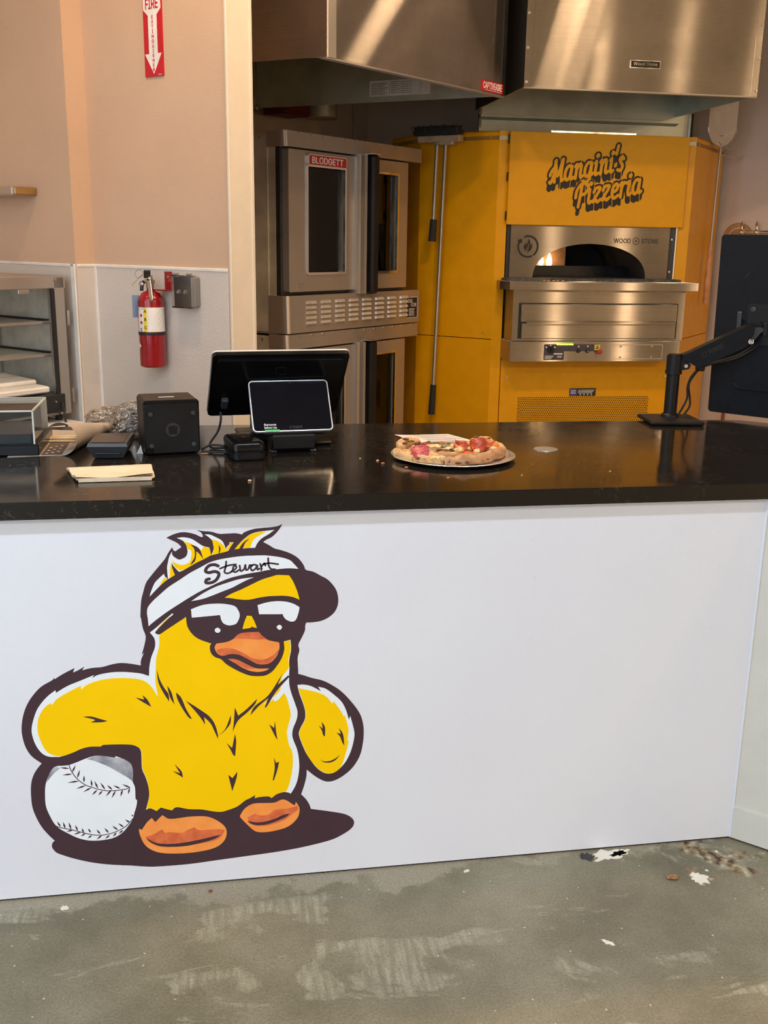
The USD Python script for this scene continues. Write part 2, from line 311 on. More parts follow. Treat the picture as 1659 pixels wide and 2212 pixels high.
# ------------------------------------------------------------------ palette
def floor_material():
    """Trowelled concrete: mottled olive grey, pale scraped smears, a beige levelling strip along the counter foot, a scraped dark corner."""
    nodes = {'tc': ('texture_coordinate', {}), 's': ('separate_xyz', {}),
        'n1': ('noise_texture', {'scale': 2.2, 'detail': 10.0, 'roughness': 0.66}),
        'base': ('rgb_ramp', {'ramp': [(0.34, (0.145, 0.130, 0.082)), (0.48, (0.205, 0.184, 0.121)), (0.66, (0.285, 0.260, 0.182))]}),
        'mp': ('mapping', {'rotation': (0, 0, 0.75), 'scale': (1.0, 2.2, 1.0), 'location': (0.35, 0.1, 0)}),
        'n2': ('noise_texture', {'scale': 2.7, 'detail': 8.0, 'roughness': 0.58, 'distortion': 0.9}), 'm2': ('rgb_ramp', {'ramp': [(0.575, (0, 0, 0)), (0.60, (0.55, 0.55, 0.55)), (0.68, (0.9, 0.9, 0.9))]}),
        'mpb': ('mapping', {'rotation': (0, 0, -0.6), 'scale': (14.0, 1.6, 1.0)}), 'nb': ('noise_texture', {'scale': 6.0, 'detail': 5.0}), 'mb': ('rgb_ramp', {'ramp': [(0.38, (0.25, 0.25, 0.25)), (0.62, (1, 1, 1))]}), 'mm': ('math', {'math_type': 'multiply'}),
        'mixa': ('mix', {'color2': (0.42, 0.395, 0.290)}),
        'n3': ('noise_texture', {'scale': 190.0, 'detail': 3.0}), 'm3': ('rgb_ramp', {'ramp': [(0.3, (0.78, 0.78, 0.78)), (0.7, (1.16, 1.16, 1.16))]}),
        'mul': ('mix', {'mix_type': 'multiply', 'fac': 1.0}),
        'ns': ('noise_texture', {'scale': 3.6, 'detail': 10.0, 'roughness': 0.66}), 'na': ('math', {'math_type': 'multiply_add', 'value2': 0.42, 'value3': -0.195}),
        'xa': ('math', {'math_type': 'multiply_add', 'value2': -0.040, 'value3': 0.515}), 'ya': ('math', {'math_type': 'add'}), 'yb': ('math', {'math_type': 'add'}), 'ms': ('rgb_ramp', {'ramp': [(0.478, (0, 0, 0)), (0.497, (0.9, 0.9, 0.9))]}),
        'mixs': ('mix', {'color2': (0.345, 0.305, 0.220)}),
        'vo': ('voronoi_texture', {'scale': 26.0}), 'vm': ('rgb_ramp', {'ramp': [(0.045, (1, 1, 1)), (0.06, (0, 0, 0))]}), 'mixv': ('mix', {'color2': (0.62, 0.60, 0.52)}),
        'dv': ('vector_math', {'math_type': 'distance', 'vector2': (1.19, -0.06, 0)}), 'dn': ('math', {'math_type': 'add'}), 'nd': ('noise_texture', {'scale': 17.0, 'detail': 7.0}), 'ndm': ('math', {'math_type': 'multiply_add', 'value2': 0.6, 'value3': -0.26}),
        'md': ('rgb_ramp', {'ramp': [(0.06, (1, 1, 1)), (0.12, (0, 0, 0))]}), 'nd2': ('noise_texture', {'scale': 48.0, 'detail': 5.0}), 'cd': ('rgb_ramp', {'ramp': [(0.38, (0.045, 0.04, 0.03)), (0.48, (0.24, 0.155, 0.075)), (0.58, (0.36, 0.31, 0.19)), (0.66, (0.50, 0.48, 0.40))]}), 'mixd': ('mix', {}),
        'b': ('bump', {'strength': 0.5, 'distance': 0.002}), 'rr': ('map_range', {'from_min': 0.3, 'from_max': 0.7, 'to_min': 0.42, 'to_max': 0.62}),
        'p': ('principled_bsdf', {'specular_ior_level': 0.35})}
    L = [('tc.object', 'n1.vector'), ('n1.fac', 'base.fac'), ('tc.object', 'mp.vector'), ('mp.vector', 'n2.vector'), ('n2.fac', 'm2.fac'), ('tc.object', 'mpb.vector'), ('mpb.vector', 'nb.vector'), ('nb.fac', 'mb.fac'), ('m2.color', 'mm.value1'), ('mb.color', 'mm.value2'), ('base.color', 'mixa.color1'), ('mm.value', 'mixa.fac'),
         ('tc.object', 'n3.vector'), ('n3.fac', 'm3.fac'), ('tc.object', 's.vector'), ('tc.object', 'ns.vector'), ('ns.fac', 'na.value1'), ('s.x', 'xa.value1'), ('s.y', 'ya.value1'), ('na.value', 'ya.value2'), ('ya.value', 'yb.value1'), ('xa.value', 'yb.value2'), ('yb.value', 'ms.fac'),
         ('mixa.color', 'mixs.color1'), ('ms.color', 'mixs.fac'), ('mixs.color', 'mul.color1'), ('m3.color', 'mul.color2'),
         ('tc.object', 'vo.vector'), ('vo.distance', 'vm.fac'), ('mul.color', 'mixv.color1'), ('vm.color', 'mixv.fac'),
         ('tc.object', 'dv.vector1'), ('tc.object', 'nd.vector'), ('nd.fac', 'ndm.value1'), ('dv.value', 'dn.value1'), ('ndm.value', 'dn.value2'), ('dn.value', 'md.fac'), ('tc.object', 'nd2.vector'), ('nd2.fac', 'cd.fac'), ('mixv.color', 'mixd.color1'), ('cd.color', 'mixd.color2'), ('md.color', 'mixd.fac'),
         ('mixd.color', 'p.base_color'), ('n3.fac', 'b.height'), ('b.normal', 'p.normal'), ('n1.fac', 'rr.value'), ('rr.result', 'p.roughness')]
    return usdkit.material(stage, '/World/Looks/concrete', nodes, L, surface='p.BSDF')
def quartz_material():
    nodes = {'tc': ('texture_coordinate', {}), 'n1': ('noise_texture', {'scale': 5.0, 'detail': 6.0}), 'm1': ('rgb_ramp', {'ramp': [(0.48, (0, 0, 0)), (0.66, (1, 1, 1))]}),
        'n2': ('noise_texture', {'scale': 38.0, 'detail': 5.0, 'distortion': 1.6}), 'm2': ('rgb_ramp', {'ramp': [(0.475, (0, 0, 0)), (0.5, (1, 1, 1)), (0.525, (0, 0, 0))]}), 'n3': ('noise_texture', {'scale': 70.0, 'detail': 2.0}), 'm3': ('rgb_ramp', {'ramp': [(0.50, (0, 0, 0)), (0.62, (1, 1, 1))]}),
        'a': ('math', {'math_type': 'multiply'}), 'a2': ('math', {'math_type': 'multiply'}), 'c': ('mix', {'color1': (0.0120, 0.0098, 0.0080), 'color2': (0.13, 0.11, 0.07)}),
        'sm': ('noise_texture', {'scale': 9.0, 'detail': 6.0, 'roughness': 0.7}), 'rr': ('map_range', {'from_min': 0.35, 'from_max': 0.75, 'to_min': 0.07, 'to_max': 0.18}), 'p': ('principled_bsdf', {'specular_ior_level': 0.42})}
    L = [('tc.object', 'n1.vector'), ('n1.fac', 'm1.fac'), ('tc.object', 'n2.vector'), ('n2.fac', 'm2.fac'), ('tc.object', 'n3.vector'), ('n3.fac', 'm3.fac'), ('m1.color', 'a.value1'), ('m2.color', 'a.value2'), ('a.value', 'a2.value1'), ('m3.color', 'a2.value2'), ('a2.value', 'c.fac'), ('c.color', 'p.base_color'), ('tc.object', 'sm.vector'), ('sm.fac', 'rr.value'), ('rr.result', 'p.roughness')]
    return usdkit.material(stage, '/World/Looks/black_quartz', nodes, L, surface='p.BSDF')
def steel(name, col, rough, aniso=0.8, var=0.05, matte=0.06):
    """Brushed sheet: grain runs level, so highlights are crisp sideways and drawn out upright."""
    nodes = {'tc': ('texture_coordinate', {}), 'mp': ('mapping', {'scale': (2, 2, 220)}), 'n': ('noise_texture', {'scale': 1.0, 'detail': 3.0}), 'r': ('rgb_ramp', {'ramp': [(0.3, tuple(c*(1-var) for c in col)), (0.7, tuple(min(1, c*(1+var)) for c in col))]}),
        'n2': ('noise_texture', {'scale': 4.0, 'detail': 5.0}), 'rr': ('map_range', {'from_min': 0.3, 'from_max': 0.7, 'to_min': rough-0.03, 'to_max': rough+0.04}), 'g': ('geometry', {}), 'tz': ('vector_math', {'math_type': 'cross_product', 'vector2': (0.001, 0.002, 1)}),
        'p': ('glossy_bsdf', {'anisotropy': aniso, 'distribution': 'ggx'}), 'd': ('diffuse_bsdf', {'color': tuple(c*.62 for c in col)}), 'mx': ('mix_closure', {'fac': matte})}
    L = [('tc.object', 'mp.vector'), ('mp.vector', 'n.vector'), ('n.fac', 'r.fac'), ('r.color', 'p.color'), ('tc.object', 'n2.vector'), ('n2.fac', 'rr.value'), ('rr.result', 'p.roughness'), ('g.normal', 'tz.vector1'), ('tz.vector', 'p.tangent'), ('p.BSDF', 'mx.closure1'), ('d.BSDF', 'mx.closure2')]
    return usdkit.material(stage, '/World/Looks/'+name, nodes, L, surface='mx.closure')
CONCRETE, QUARTZ = floor_material(), quartz_material()
STEEL = steel('brushed_steel', (0.62, 0.56, 0.49), 0.25, 0.905)
STEEL2 = steel('oven_steel', (0.60, 0.55, 0.50), 0.33, 0.72, matte=0.35)
GALV = mat('galvanised_sheet', (0.52, 0.50, 0.41), 0.42, 0.4, var=0.18, scale=7)
GALVIN = mat('hood_inner_sheet', (0.56, 0.58, 0.48), 0.36, 0.5, var=0.14, scale=4)
CHROME = mat('chrome', (0.75, 0.73, 0.70), 0.12, 1.0)
BLACK = mat('black_plastic', (0.007, 0.007, 0.008), 0.45, var=0.15, spec=0.3)
BLACKG = mat('glossy_black', (0.005, 0.005, 0.0055), 0.16, var=0.1, rvar=0.03, spec=0.28)
NAVY = mat('black_monitor_plastic', (0.006, 0.0075, 0.011), 0.5, spec=0.2, var=0.12, scale=40, bump=0.0002, bscale=500)
DKGREY = mat('dark_grey_plastic', (0.035, 0.04, 0.046), 0.4, var=0.1)
RUBBER = mat('rubber', (0.02, 0.02, 0.02), 0.75)
YELLOW = mat('yellow_powder_coat', (0.80, 0.365, 0.001), 0.36, spec=0.3, var=0.03, bump=0.0002, bscale=420, rvar=0.03)
WALLTAN = mat('tan_wall_paint', (0.62, 0.43, 0.30), 0.72, var=0.03, scale=3, bump=0.0008, bscale=230)
WALLGREY = mat('greige_wall_paint', (0.70, 0.58, 0.46), 0.7, var=0.03, scale=3, bump=0.0006, bscale=230)
WALLPINK = mat('pale_wall_paint', (0.62, 0.50, 0.42), 0.6, var=0.03, scale=2, bump=0.0006, bscale=200)
FRP = mat('white_wall_board', (0.655, 0.60, 0.545), 0.42, var=0.02, scale=5, bump=0.0011, bscale=120)
CREAM = mat('cream_paint', (0.74, 0.67, 0.56), 0.55, var=0.02, bump=0.0006, bscale=260)
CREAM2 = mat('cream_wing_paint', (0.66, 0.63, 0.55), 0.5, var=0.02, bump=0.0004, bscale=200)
PANEL = mat('white_panel_paint', (0.755, 0.775, 0.83), 0.42, var=0.015, scale=2.2, bump=0.0004, bscale=160)
CEIL = mat('ceiling_paint', (0.55, 0.53, 0.50), 0.8)
WHITE = mat('white_sheet', (0.80, 0.78, 0.73), 0.55)
DARKIN = mat('dark_enamel', (0.018, 0.018, 0.019), 0.35, var=0.2)
PANE = glass('oven_glass', (0.80, 0.81, 0.79), 0.03, 1.3)
LOUV = mat('louvre_metal', (0.72, 0.68, 0.62), 0.32, 0.45)
ACRYL = glass('clear_acrylic', (0.95, 0.96, 0.95), 0.03, 1.22)
INK = mat('black_ink', (0.012, 0.011, 0.011), 0.5)
GREYINK = mat('grey_print', (0.20, 0.19, 0.18), 0.6)
CUTINK = mat('cut_letter_dark', (0.05, 0.043, 0.036), 0.6)
WHINK = mat('white_print', (0.80, 0.79, 0.77), 0.5)
RED = mat('red_print', (0.50, 0.012, 0.018), 0.4)
CABIN = mat('cabinet_inner', (0.62, 0.60, 0.52), 0.35, 0.3, var=0.08)
SCREW = mat('screw_head', (0.55, 0.52, 0.48), 0.3, 1.0)

# ------------------------------------------------------------------ the room
p = thing('floor', None, None, kind='structure')
part(p, 'concrete_slab', bx(-5, 9, -7, 8, -0.1, 0), CONCRETE)
def splat(cx, cy, r, seed, sx=1.0, sy=1.0, rot=0.0):
    rg = np.random.default_rng(seed); n = 26; th = np.arange(n)/n*2*math.pi
    q = r*(0.55+0.65*rg.random(n)); g = sg.Polygon(np.c_[q*np.cos(th)*sx, q*np.sin(th)*sy]).buffer(r*.12).buffer(-r*.1)
    return affinity.translate(affinity.rotate(g, rot, origin=(0, 0)), cx, cy)
PAINTW = mat('dried_white_paint', (0.80, 0.77, 0.66), 0.5)
for k, a in enumerate([(0.925, -0.026, 0.030, 1.7, .75, 10), (0.955, -0.022, 0.016, 1.8, .6, 20), (1.100, -0.148, 0.022, 1.1, 1.0, 40), (-0.342, -0.044, 0.010, 1, .8, 0), (0.567, -0.040, 0.007, 1.2, .7, 30), (0.80, -0.33, 0.012, 1.3, .5, 140), (1.19, -0.05, 0.004, 1, 1, 0), (1.13, -0.12, 0.004, 1, 1, 0)]):
    part(p, 'paint_splash', pxy(splat(a[0], a[1], a[2], 20+k, a[3], a[4], a[5]), 0.0, 0.0012), PAINTW)
part(p, 'tar_spot', pxy(splat(0.868, -0.026, 0.014, 41, 1.0, 1.3, 60), 0, 0.001), DARKIN)
solo('leaf_scrap', 'brown curled scrap lying on the floor near the right counter corner', 'scrap', mv(blob(0.011, 3, .5, 2, 2, (1.3, .8, .35)), 1.036, -0.136, 0.0035), mat('dead_leaf', (0.20, 0.10, 0.035), 0.7, col2=(0.34, 0.20, 0.09), scale=120))
solo('rust_crumb', 'small red-brown crumb on the floor below the painted duck', 'crumb', mv(blob(0.004, 5, .4, 2, 2, (1, 1, .7)), -0.026, -0.032, 0.0025), mat('rusty_crumb', (0.25, 0.06, 0.03), 0.7))
solo('ceiling', None, None, bx(-5, 9, -7, 8, 3.2, 3.3), CEIL, kind='structure')
solo('wall_front', None, None, bx(-5, 9, -7, -6.9, 0, 3.2), WHITE, kind='structure')
for nm, x in (('wall_west', -5), ('wall_east', 9.1)):
    solo(nm, None, None, bx(x-.1, x, -7, 8, 0, 3.2), WALLPINK, kind='structure')

# left kitchen wall: shelf wall, short return, extinguisher wall, cream end
S2 = math.sqrt(.5); P3 = np.array([0.0957, 1.8402]); P2 = P3+0.762*np.array([-S2, S2]); F1 = P2-0.096*np.array([S2, S2])
dl = np.array([math.cos(math.radians(128)), math.sin(math.radians(128))]); E1 = P3+0.128*np.array([S2, S2])
wl = thing('wall_left', None, None, kind='structure')
L1 = F1+1.45*dl; far = E1+2.4*np.array([-S2, S2])
part(wl, 'wall_body', pxy([P3, P2, F1, L1, (-3.2, 4.0), (-3.2, 4.4), far, E1], 0, 3.2), WALLTAN)
def on_wall(parent, name, base, rot, m, mt, **k):     # local frame of a wall face: x right, -y out of the wall
    return part(parent, name, mv(m, base[0], base[1], 0, rz=rot), mt, **k)
TR = 1.318
for nm, base, rot, x0, x1 in (('wall_board', F1, -52, -1.45, -0.006), ('wall_board', P2, 45, -0.092, -0.004), ('wall_board', P2, -45, 0.012, 0.752)):
    on_wall(wl, nm, base, rot, bx(x0, x1, -0.004, 0.001, 0.1, TR-0.004, 0.001), FRP)
    on_wall(wl, 'cap_strip', base, rot, bx(x0, x1, -0.007, 0.001, TR-0.012, TR, 0.002), WHITE)
on_wall(wl, 'corner_strip', P2, -45, bx(0.0, 0.016, -0.007, 0.001, 0.1, TR, 0.002), WHITE)
on_wall(wl, 'corner_strip', F1, -52, bx(-0.030, 0.0, -0.007, 0.001, 0.1, TR, 0.002), WHITE)
on_wall(wl, 'wall_end', P3, 45, bx(0.004, 0.124, -0.005, 0.002, 0, 3.2, 0.002), CREAM)
on_wall(wl, 'corner_strip', P3, 45, bx(-0.004, 0.006, -0.007, 0.004, 0, 3.2, 0.002), CREAM)
on_wall(wl, 'corner_strip', P3, 45, bx(0.112, 0.128, -0.009, 0.002, 0, 3.2, 0.002), CREAM)
solo('wall_back', None, None, pxy([(-3.2, 0.85), (1.1, 5.1), (2.1, 5.1), (2.1, 5.3), (1.0, 5.3), (-3.4, 0.95)], 0, 3.2), WALLGREY, kind='structure')
solo('wall_right', None, None, pxy([(1.95, 5.1), (5.9, 1.15), (6.0, 1.3), (2.05, 5.25)], 0, 3.2), WALLPINK, kind='structure')
solo('trim_1', None, None, mv(tube([(0, 0, 0.25), (0, 0, 3.1)], 0.011, 8), 1.00, 4.98), GALV, kind='structure')

# ------------------------------------------------------------------ service counter
c = thing('service_counter', 'white painted service counter under the black quartz top', 'counter')
part(c, 'front_panel', bx(-2.4, 1.253, 0, 0.02, 0.005, 0.8755), PANEL)
wp = [(1.253, 0), (2.40, -1.147), (2.414, -1.133), (1.267, 0.014)]
part(c, 'wing_panel', pxy(wp, 0.005, 0.8755), CREAM2)
part(c, 'wing_baseboard', pxy([(1.2535, -0.0005), (2.40, -1.147), (2.396, -1.151), (1.2495, -0.0045)], 0.006, 0.089), CREAM2)
part(c, 'corner_bead', pxy(disc(1.2505, -0.0005, 0.0035, 4), 0.006, 0.8755), PANEL)
part(c, 'back_panel', bx(-2.4, 1.5, 0.70, 0.72, 0.08, 0.8755), WHITE)
part(c, 'end_panel', bx(-2.42, -2.4, 0, 0.72, 0.005, 0.8755), PANEL)
part(c, 'shadow_gap', bx(-2.4, 1.25, 0.004, 0.018, 0, 0.006), INK)
for x, z in ((0.697, .796), (0.707, .708), (0.701, .570), (1.130, .796), (1.140, .708), (1.137, .570)):
    part(c, 'screw_plug', mv(front(trimesh.creation.torus(0.0030, 0.0008, 16, 8)), x, 0.0, z), PANEL)
top = thing('countertop', 'long polished black quartz countertop', 'countertop')
cp = sg.Polygon([(-2.45, -0.024), (1.263, -0.024), (2.42, -1.181), (3.02, -0.581), (1.60, 0.79), (1.50, 0.80), (-2.45, 0.875)])
cp = cp.difference(disc(0.852, 0.398, 0.030, 8))
slab = cat(pxy(cp, 0.8790, 0.9125), pxy(cp.buffer(-0.0012), 0.8775, 0.914))
part(top, 'slab', slab, QUARTZ)
part(top, 'cable_grommet', mv(lathe([(0.0, 0.9155), (0.0215, 0.9155), (0.0245, 0.9165), (0.030, 0.9165), (0.0315, 0.9142), (0.0295, 0.905), (0.0295, 0.885), (0.0, 0.885)]), 0.852, 0.398), mat('grey_grommet', (0.36, 0.34, 0.31), 0.35, 0.6))

# ------------------------------------------------------------------ the painted duck on the front panel
def pts(s): return [tuple(float(v)/1000 for v in q.split(',')) for q in s.split()]
def smooth_outline(P, sharp=52):
    P = [np.array(q) for q in P]; n = len(P); out = []
    cor = []
    for i in range(n):
        a, b = P[i]-P[i-1], P[(i+1) % n]-P[i]; ang = abs(math.degrees(math.atan2(a[0]*b[1]-a[1]*b[0], a@b))); cor.append(ang > sharp)
    for i in range(n):
        p0, p1, p2, p3 = P[i-1], P[i], P[(i+1) % n], P[(i+2) % n]
        if cor[i]: p0 = 2*p1-p2
        if cor[(i+1) % n]: p3 = 2*p2-p1
        for t in (0, .25, .5, .75): out.append(.5*(2*p1+(p2-p0)*t+(2*p0-5*p1+4*p2-p3)*t*t+(3*p1-p0-3*p2+p3)*t**3))
    return out
def paint(P, lvl, sm=True):
    g = sg.Polygon(smooth_outline(P) if sm else P).buffer(0); return pxz(g, -0.00016*lvl, 0.0)
def stroke(P, w, lvl, taper=False):
    Q = spline([(a, b, 0) for a, b in P], 5)[:, :2] if len(P) > 2 else np.array(P)
    if taper or len(P) == 2:
        a, b = Q[0], Q[-1]; 
        if len(P) == 2:
            d = (b-a)/np.linalg.norm(b-a); n = np.array([-d[1], d[0]])*w; m = a*.4+b*.6; g = sg.Polygon([a, m+n, b+n*.3, b-n*.3, m-n])
            return pxz(g, -0.00016*lvl, 0.0)
    return pxz(sg.LineString(Q).buffer(w), -0.00016*lvl, 0.0)
MK = mat('mural_brown', (0.058, 0.030, 0.038), 0.6, spec=0.25, var=0.05, scale=6)
MW = mat('mural_white', (0.83, 0.88, 0.92), 0.6, spec=0.3, var=0.02, scale=9)
MY = mat('mural_yellow', (0.99, 0.61, 0.0), 0.6, spec=0.12, var=0.02, scale=7)
MO = mat('mural_orange', (0.93, 0.29, 0.055), 0.5, col2=(0.98, 0.35, 0.07), scale=25)
MR = mat('mural_rust', (0.62, 0.12, 0.04), 0.5, col2=(0.80, 0.19, 0.06), scale=45)
MG = mat('mural_grey', (0.22, 0.23, 0.27), 0.5, col2=(0.50, 0.52, 0.57), scale=30)
mu = thing('duck_mural', 'painted mural of a yellow duck in sunglasses and white visor holding a baseball', 'mural')
NAMES = dict(outline=['outline'], white=['body_rim', 'wing_rim', 'hair_tuft', 'hair_tuft', 'hair_tuft', 'hair_tuft', 'visor_band', 'visor_underside', 'lens_glint', 'lens_glint', 'lens_dot', 'lens_dot', 'baseball'],
    yellow=['body', 'cheek', 'wing', 'hair', 'hair', 'hair', 'hair', 'hair', 'brow', 'nose_bridge'], dark=['glasses_temple', 'beak_outline', 'hair_line', 'hair_line', 'hair_line', 'hair_line'],
    orange=['upper_beak', 'lower_beak', 'foot', 'foot'], red=['beak_patch', 'beak_patch', 'beak_patch', 'foot_patch', 'foot_patch'], slit=['foot_slit']*2, grey=['ball_shade']*2, marks=['feather_mark']*10, chest=['chest_fur']*7)
LV = dict(outline=(1, MK), white=(2, MW), yellow=(3, MY), dark=(4, MK), marks=(4, MK), chest=(4, MK), orange=(5, MO), red=(6, MR), slit=(7, MK), grey=(3, MG))
for key in ('outline', 'white', 'yellow', 'dark', 'marks', 'chest', 'orange', 'red', 'slit', 'grey'):
    for nm, s in zip(NAMES[key], MURAL[key]):
        part(mu, nm, paint(pts(s), LV[key][0]), LV[key][1], smooth=False)
for s in MURAL['seam']: part(mu, 'ball_seam', stroke(pts(s), 0.0008, 4), MK, smooth=False)
part(mu, 'stitching', cat([stroke(pts(s), 0.0019, 4) for s in MURAL['stitch']]), MK, smooth=False)
part(mu, 'visor_lettering', cat([stroke(pts(s), 0.0033 if i == 0 else 0.0019, 3) for i, s in enumerate(MURAL['word'])]), MK, smooth=False, label='dark handwritten name across the white visor')

# ------------------------------------------------------------------ convection ovens, stacked, set at 45 degrees
OV = np.array([0.4, 2.8])
def wire_rack(z, x0, x1, y0, y1):
    ms = [tube([(x0, y0, z), (x1, y0, z), (x1, y1, z), (x0, y1, z)], 0.0035, 6, True), tube([(x0, y0, z+.014), (x1, y0, z+.014)], 0.002, 5)]
    ms += [tube([(x, y0, z), (x, y1, z)], 0.0018, 4) for x in np.linspace(x0+.03, x1-.03, 16)]
    return cat(ms)
def oven(z0, label, legs):
    """Local z as if z0 = 0 were the joint at 0.995 m; the top is 0.905 higher."""
    t = thing('convection_oven', label, 'oven', (OV[0], OV[1], z0), 45, group='stacked convection ovens')
    outer = bx(-0.045, 0.955, 0.055, 0.95, 0.0, 0.895)
    import manifold3d as m3
    def M3(m): return m3.Manifold(m3.Mesh(np.array(m.vertices, np.float32), np.array(m.faces, np.uint32)))
    hollow = M3(outer) - M3(bx(0.06, 0.88, 0.02, 0.80, 0.22, 0.80))
    part(t, 'body', hollow, GALV, smooth=False)
    part(t, 'cavity_liner', cat(bx(0.061, 0.879, 0.79, 0.799, 0.221, 0.799), bx(0.061, 0.066, 0.06, 0.79, 0.221, 0.799), bx(0.874, 0.879, 0.06, 0.79, 0.221, 0.799), bx(0.066, 0.874, 0.06, 0.79, 0.221, 0.226), bx(0.066, 0.874, 0.06, 0.79, 0.794, 0.799)), DARKIN, smooth=False)
    for z in (0.62, 0.43, 0.30): part(t, 'rack', wire_rack(z, 0.075, 0.865, 0.12, 0.74), CHROME)
    # side sheet and rivets
    part(t, 'side_panel', bx(-0.050, -0.045, 0.10, 0.94, 0.01, 0.89), GALV)
    for k in range(5): part(t, 'rivet', cyl((-0.054, 0.14+.15*k, .878), (-0.049, 0.14+.15*k, .878), 0.006, 10), SCREW)
    # top trim: rounded left corner, rivets along its upper edge
    band = sg.Polygon([(-0.052, 0.10), (-0.052, 0.02)]+[(-0.052+.03-.03*math.cos(a), .02-.03*math.sin(a)-.0) for a in np.linspace(0, math.pi/2, 6)]+[(1.052, -0.012), (1.052, 0.06), (0.95, 0.10)])
    part(t, 'top_trim', pxy(band, 0.836, 0.904), STEEL2)
    part(t, 'top_trim_lip', pxy(band.buffer(-.004), 0.904, 0.9048), GALV)
    for k in range(12): part(t, 'rivet', cyl((0.05+k*.085, -0.015, .896), (0.05+k*.085, -0.010, .896), 0.005, 8), SCREW)
    part(t, 'gap_strip', bx(-0.044, 0.95, 0.03, 0.056, 0.18, 0.84), DARKIN)
    # doors
    def door(x0, x1, gx0, gx1, left):
        fr = rrect(x0, x1, 0.195, 0.828, 0.008).difference(rrect(gx0, gx1, 0.277, 0.765, 0.012))
        d = part(t, 'door', pxz(fr, -0.006, 0.04), STEEL2, smooth=20)
        part(d, 'window_trim', pxz(ring(rrect(gx0-.006, gx1+.006, 0.271, 0.771, 0.014), 0.012), -0.012, 0.0), CHROME)
        part(d, 'window', bx(gx0, gx1, 0.012, 0.016, 0.277, 0.765), PANE)
        return d
    dL = door(-0.026, 0.485, 0.103, 0.395, True); dR = door(0.56, 0.938, 0.612, 0.845, False)
    prof = [(0.470, -0.006), (0.474, -0.030), (0.486, -0.036), (0.492, -0.020), (0.500, -0.020), (0.505, -0.044), (0.521, -0.048), (0.526, -0.022), (0.545, -0.022), (0.548, -0.004), (0.548, 0.03), (0.470, 0.03)]
    part(dL, 'door_edge', pxy(prof, 0.175, 0.838), STEEL2, smooth=15)
    part(dR, 'handle', bx(0.552, 0.612, -0.062, -0.006, 0.172, 0.842, 0.012), BLACK)
    part(dR, 'handle_cap', bx(0.545, 0.614, -0.064, 0.0, 0.842, 0.846), CHROME)
    b = part(dL, 'badge', pxz(rrect(0.106, 0.392, 0.766, 0.812, 0.010), -0.016, -0.005), RED, smooth=20)
    part(dL, 'badge_rim', pxz(ring(rrect(0.104, 0.394, 0.764, 0.814, 0.011), 0.004), -0.018, -0.005), CHROME)
    part(dL, 'badge_lettering', txt('BLODGETT', 0.028, 0.130, 0.775, -0.016, width=0.236, depth=0.0015, bold=True), WHINK, smooth=False)
    part(dL, 'rating_plate', bx(0.03, 0.086, -0.0075, -0.005, 0.205, 0.235), SCREW)
    part(dL, 'rating_text', cat([bx(0.034, 0.08-.008*k, -0.0082, -0.0074, 0.228-.007*k, 0.231-.007*k) for k in range(3)]), GREYINK)
    # louvred control panel
    lp = sg.Polygon([(-0.052, 0.10), (-0.052, 0.02)]+[(-0.022-.03*math.cos(a), .02-.036*math.sin(a)) for a in np.linspace(0, math.pi/2, 6)]+[(1.058, -0.016), (1.058, 0.05), (0.95, 0.10)])
    part(t, 'louvre_panel', pxy(lp, 0.005, 0.178), STEEL2)
    for i in range(8):
        for j in range(5):
            x, z = 0.083+i*.1118, 0.042+j*.0237
            lv = trimesh.convex.convex_hull([(x, -.0155, z), (x+.075, -.0155, z), (x, -.0155, z+.015), (x+.075, -.0155, z+.015), (x+.006, -.027, z+.002), (x+.069, -.027, z+.002), (x+.004, -.023, z+.009), (x+.071, -.023, z+.009)])
            part(t, 'louvre', lv, LOUV, smooth=False)
    part(t, 'sticker', pxz(rrect(0.930, 1.036, 0.030, 0.142, 0.006), -0.0175, -0.0155), INK)
    part(t, 'sticker_border', pxz(ring(rrect(0.930, 1.036, 0.030, 0.142, 0.006), 0.003), -0.0182, -0.0172), WHINK)
    part(t, 'sticker_text', cat(txt('DUAL', 0.020, 0.945, 0.112, -.0176, width=.045), txt('FLOW', 0.020, 0.972, 0.090, -.0176, width=.052), *[bx(0.955, 1.01-.004*(k % 3), -.0182, -.0175, .078-.006*k, .0805-.006*k) for k in range(7)]), WHINK, smooth=False)
    if legs:
        for x in (0.03, 0.88):
            for y in (0.12, 0.88): part(t, 'leg', lathe([(0, -0.09), (.022, -0.09), (.022, -0.07), (.03, -0.06), (.035, 0), (0, 0)], 16).apply_translation((x, y, 0)) or mv(lathe([(0, -0.09), (.022, -0.09), (.022, -0.07), (.03, -0.06), (.035, 0), (0, 0)], 16), x, y), STEEL2)
    return t
up_oven = oven(0.995, 'upper steel convection oven with two glass doors, stacked on a matching oven', False)
oven(0.0895, 'lower steel convection oven half hidden behind the counter and payment screens', True)
part(up_oven, 'pen_scribble', cat(tube(spline([(-0.0512, 0.275, .52), (-0.0512, 0.26, .535), (-0.0512, 0.25, .515), (-0.0512, 0.24, .53)], 4), 0.0014, 5), tube(spline([(-0.0512, 0.245, .545), (-0.0512, 0.225, .55), (-0.0512, 0.235, .50), (-0.0512, 0.25, .485)], 4), 0.004, 5)), mat('blue_pen', (0.03, 0.10, 0.35), 0.5), label='blue scribble on the oven side')

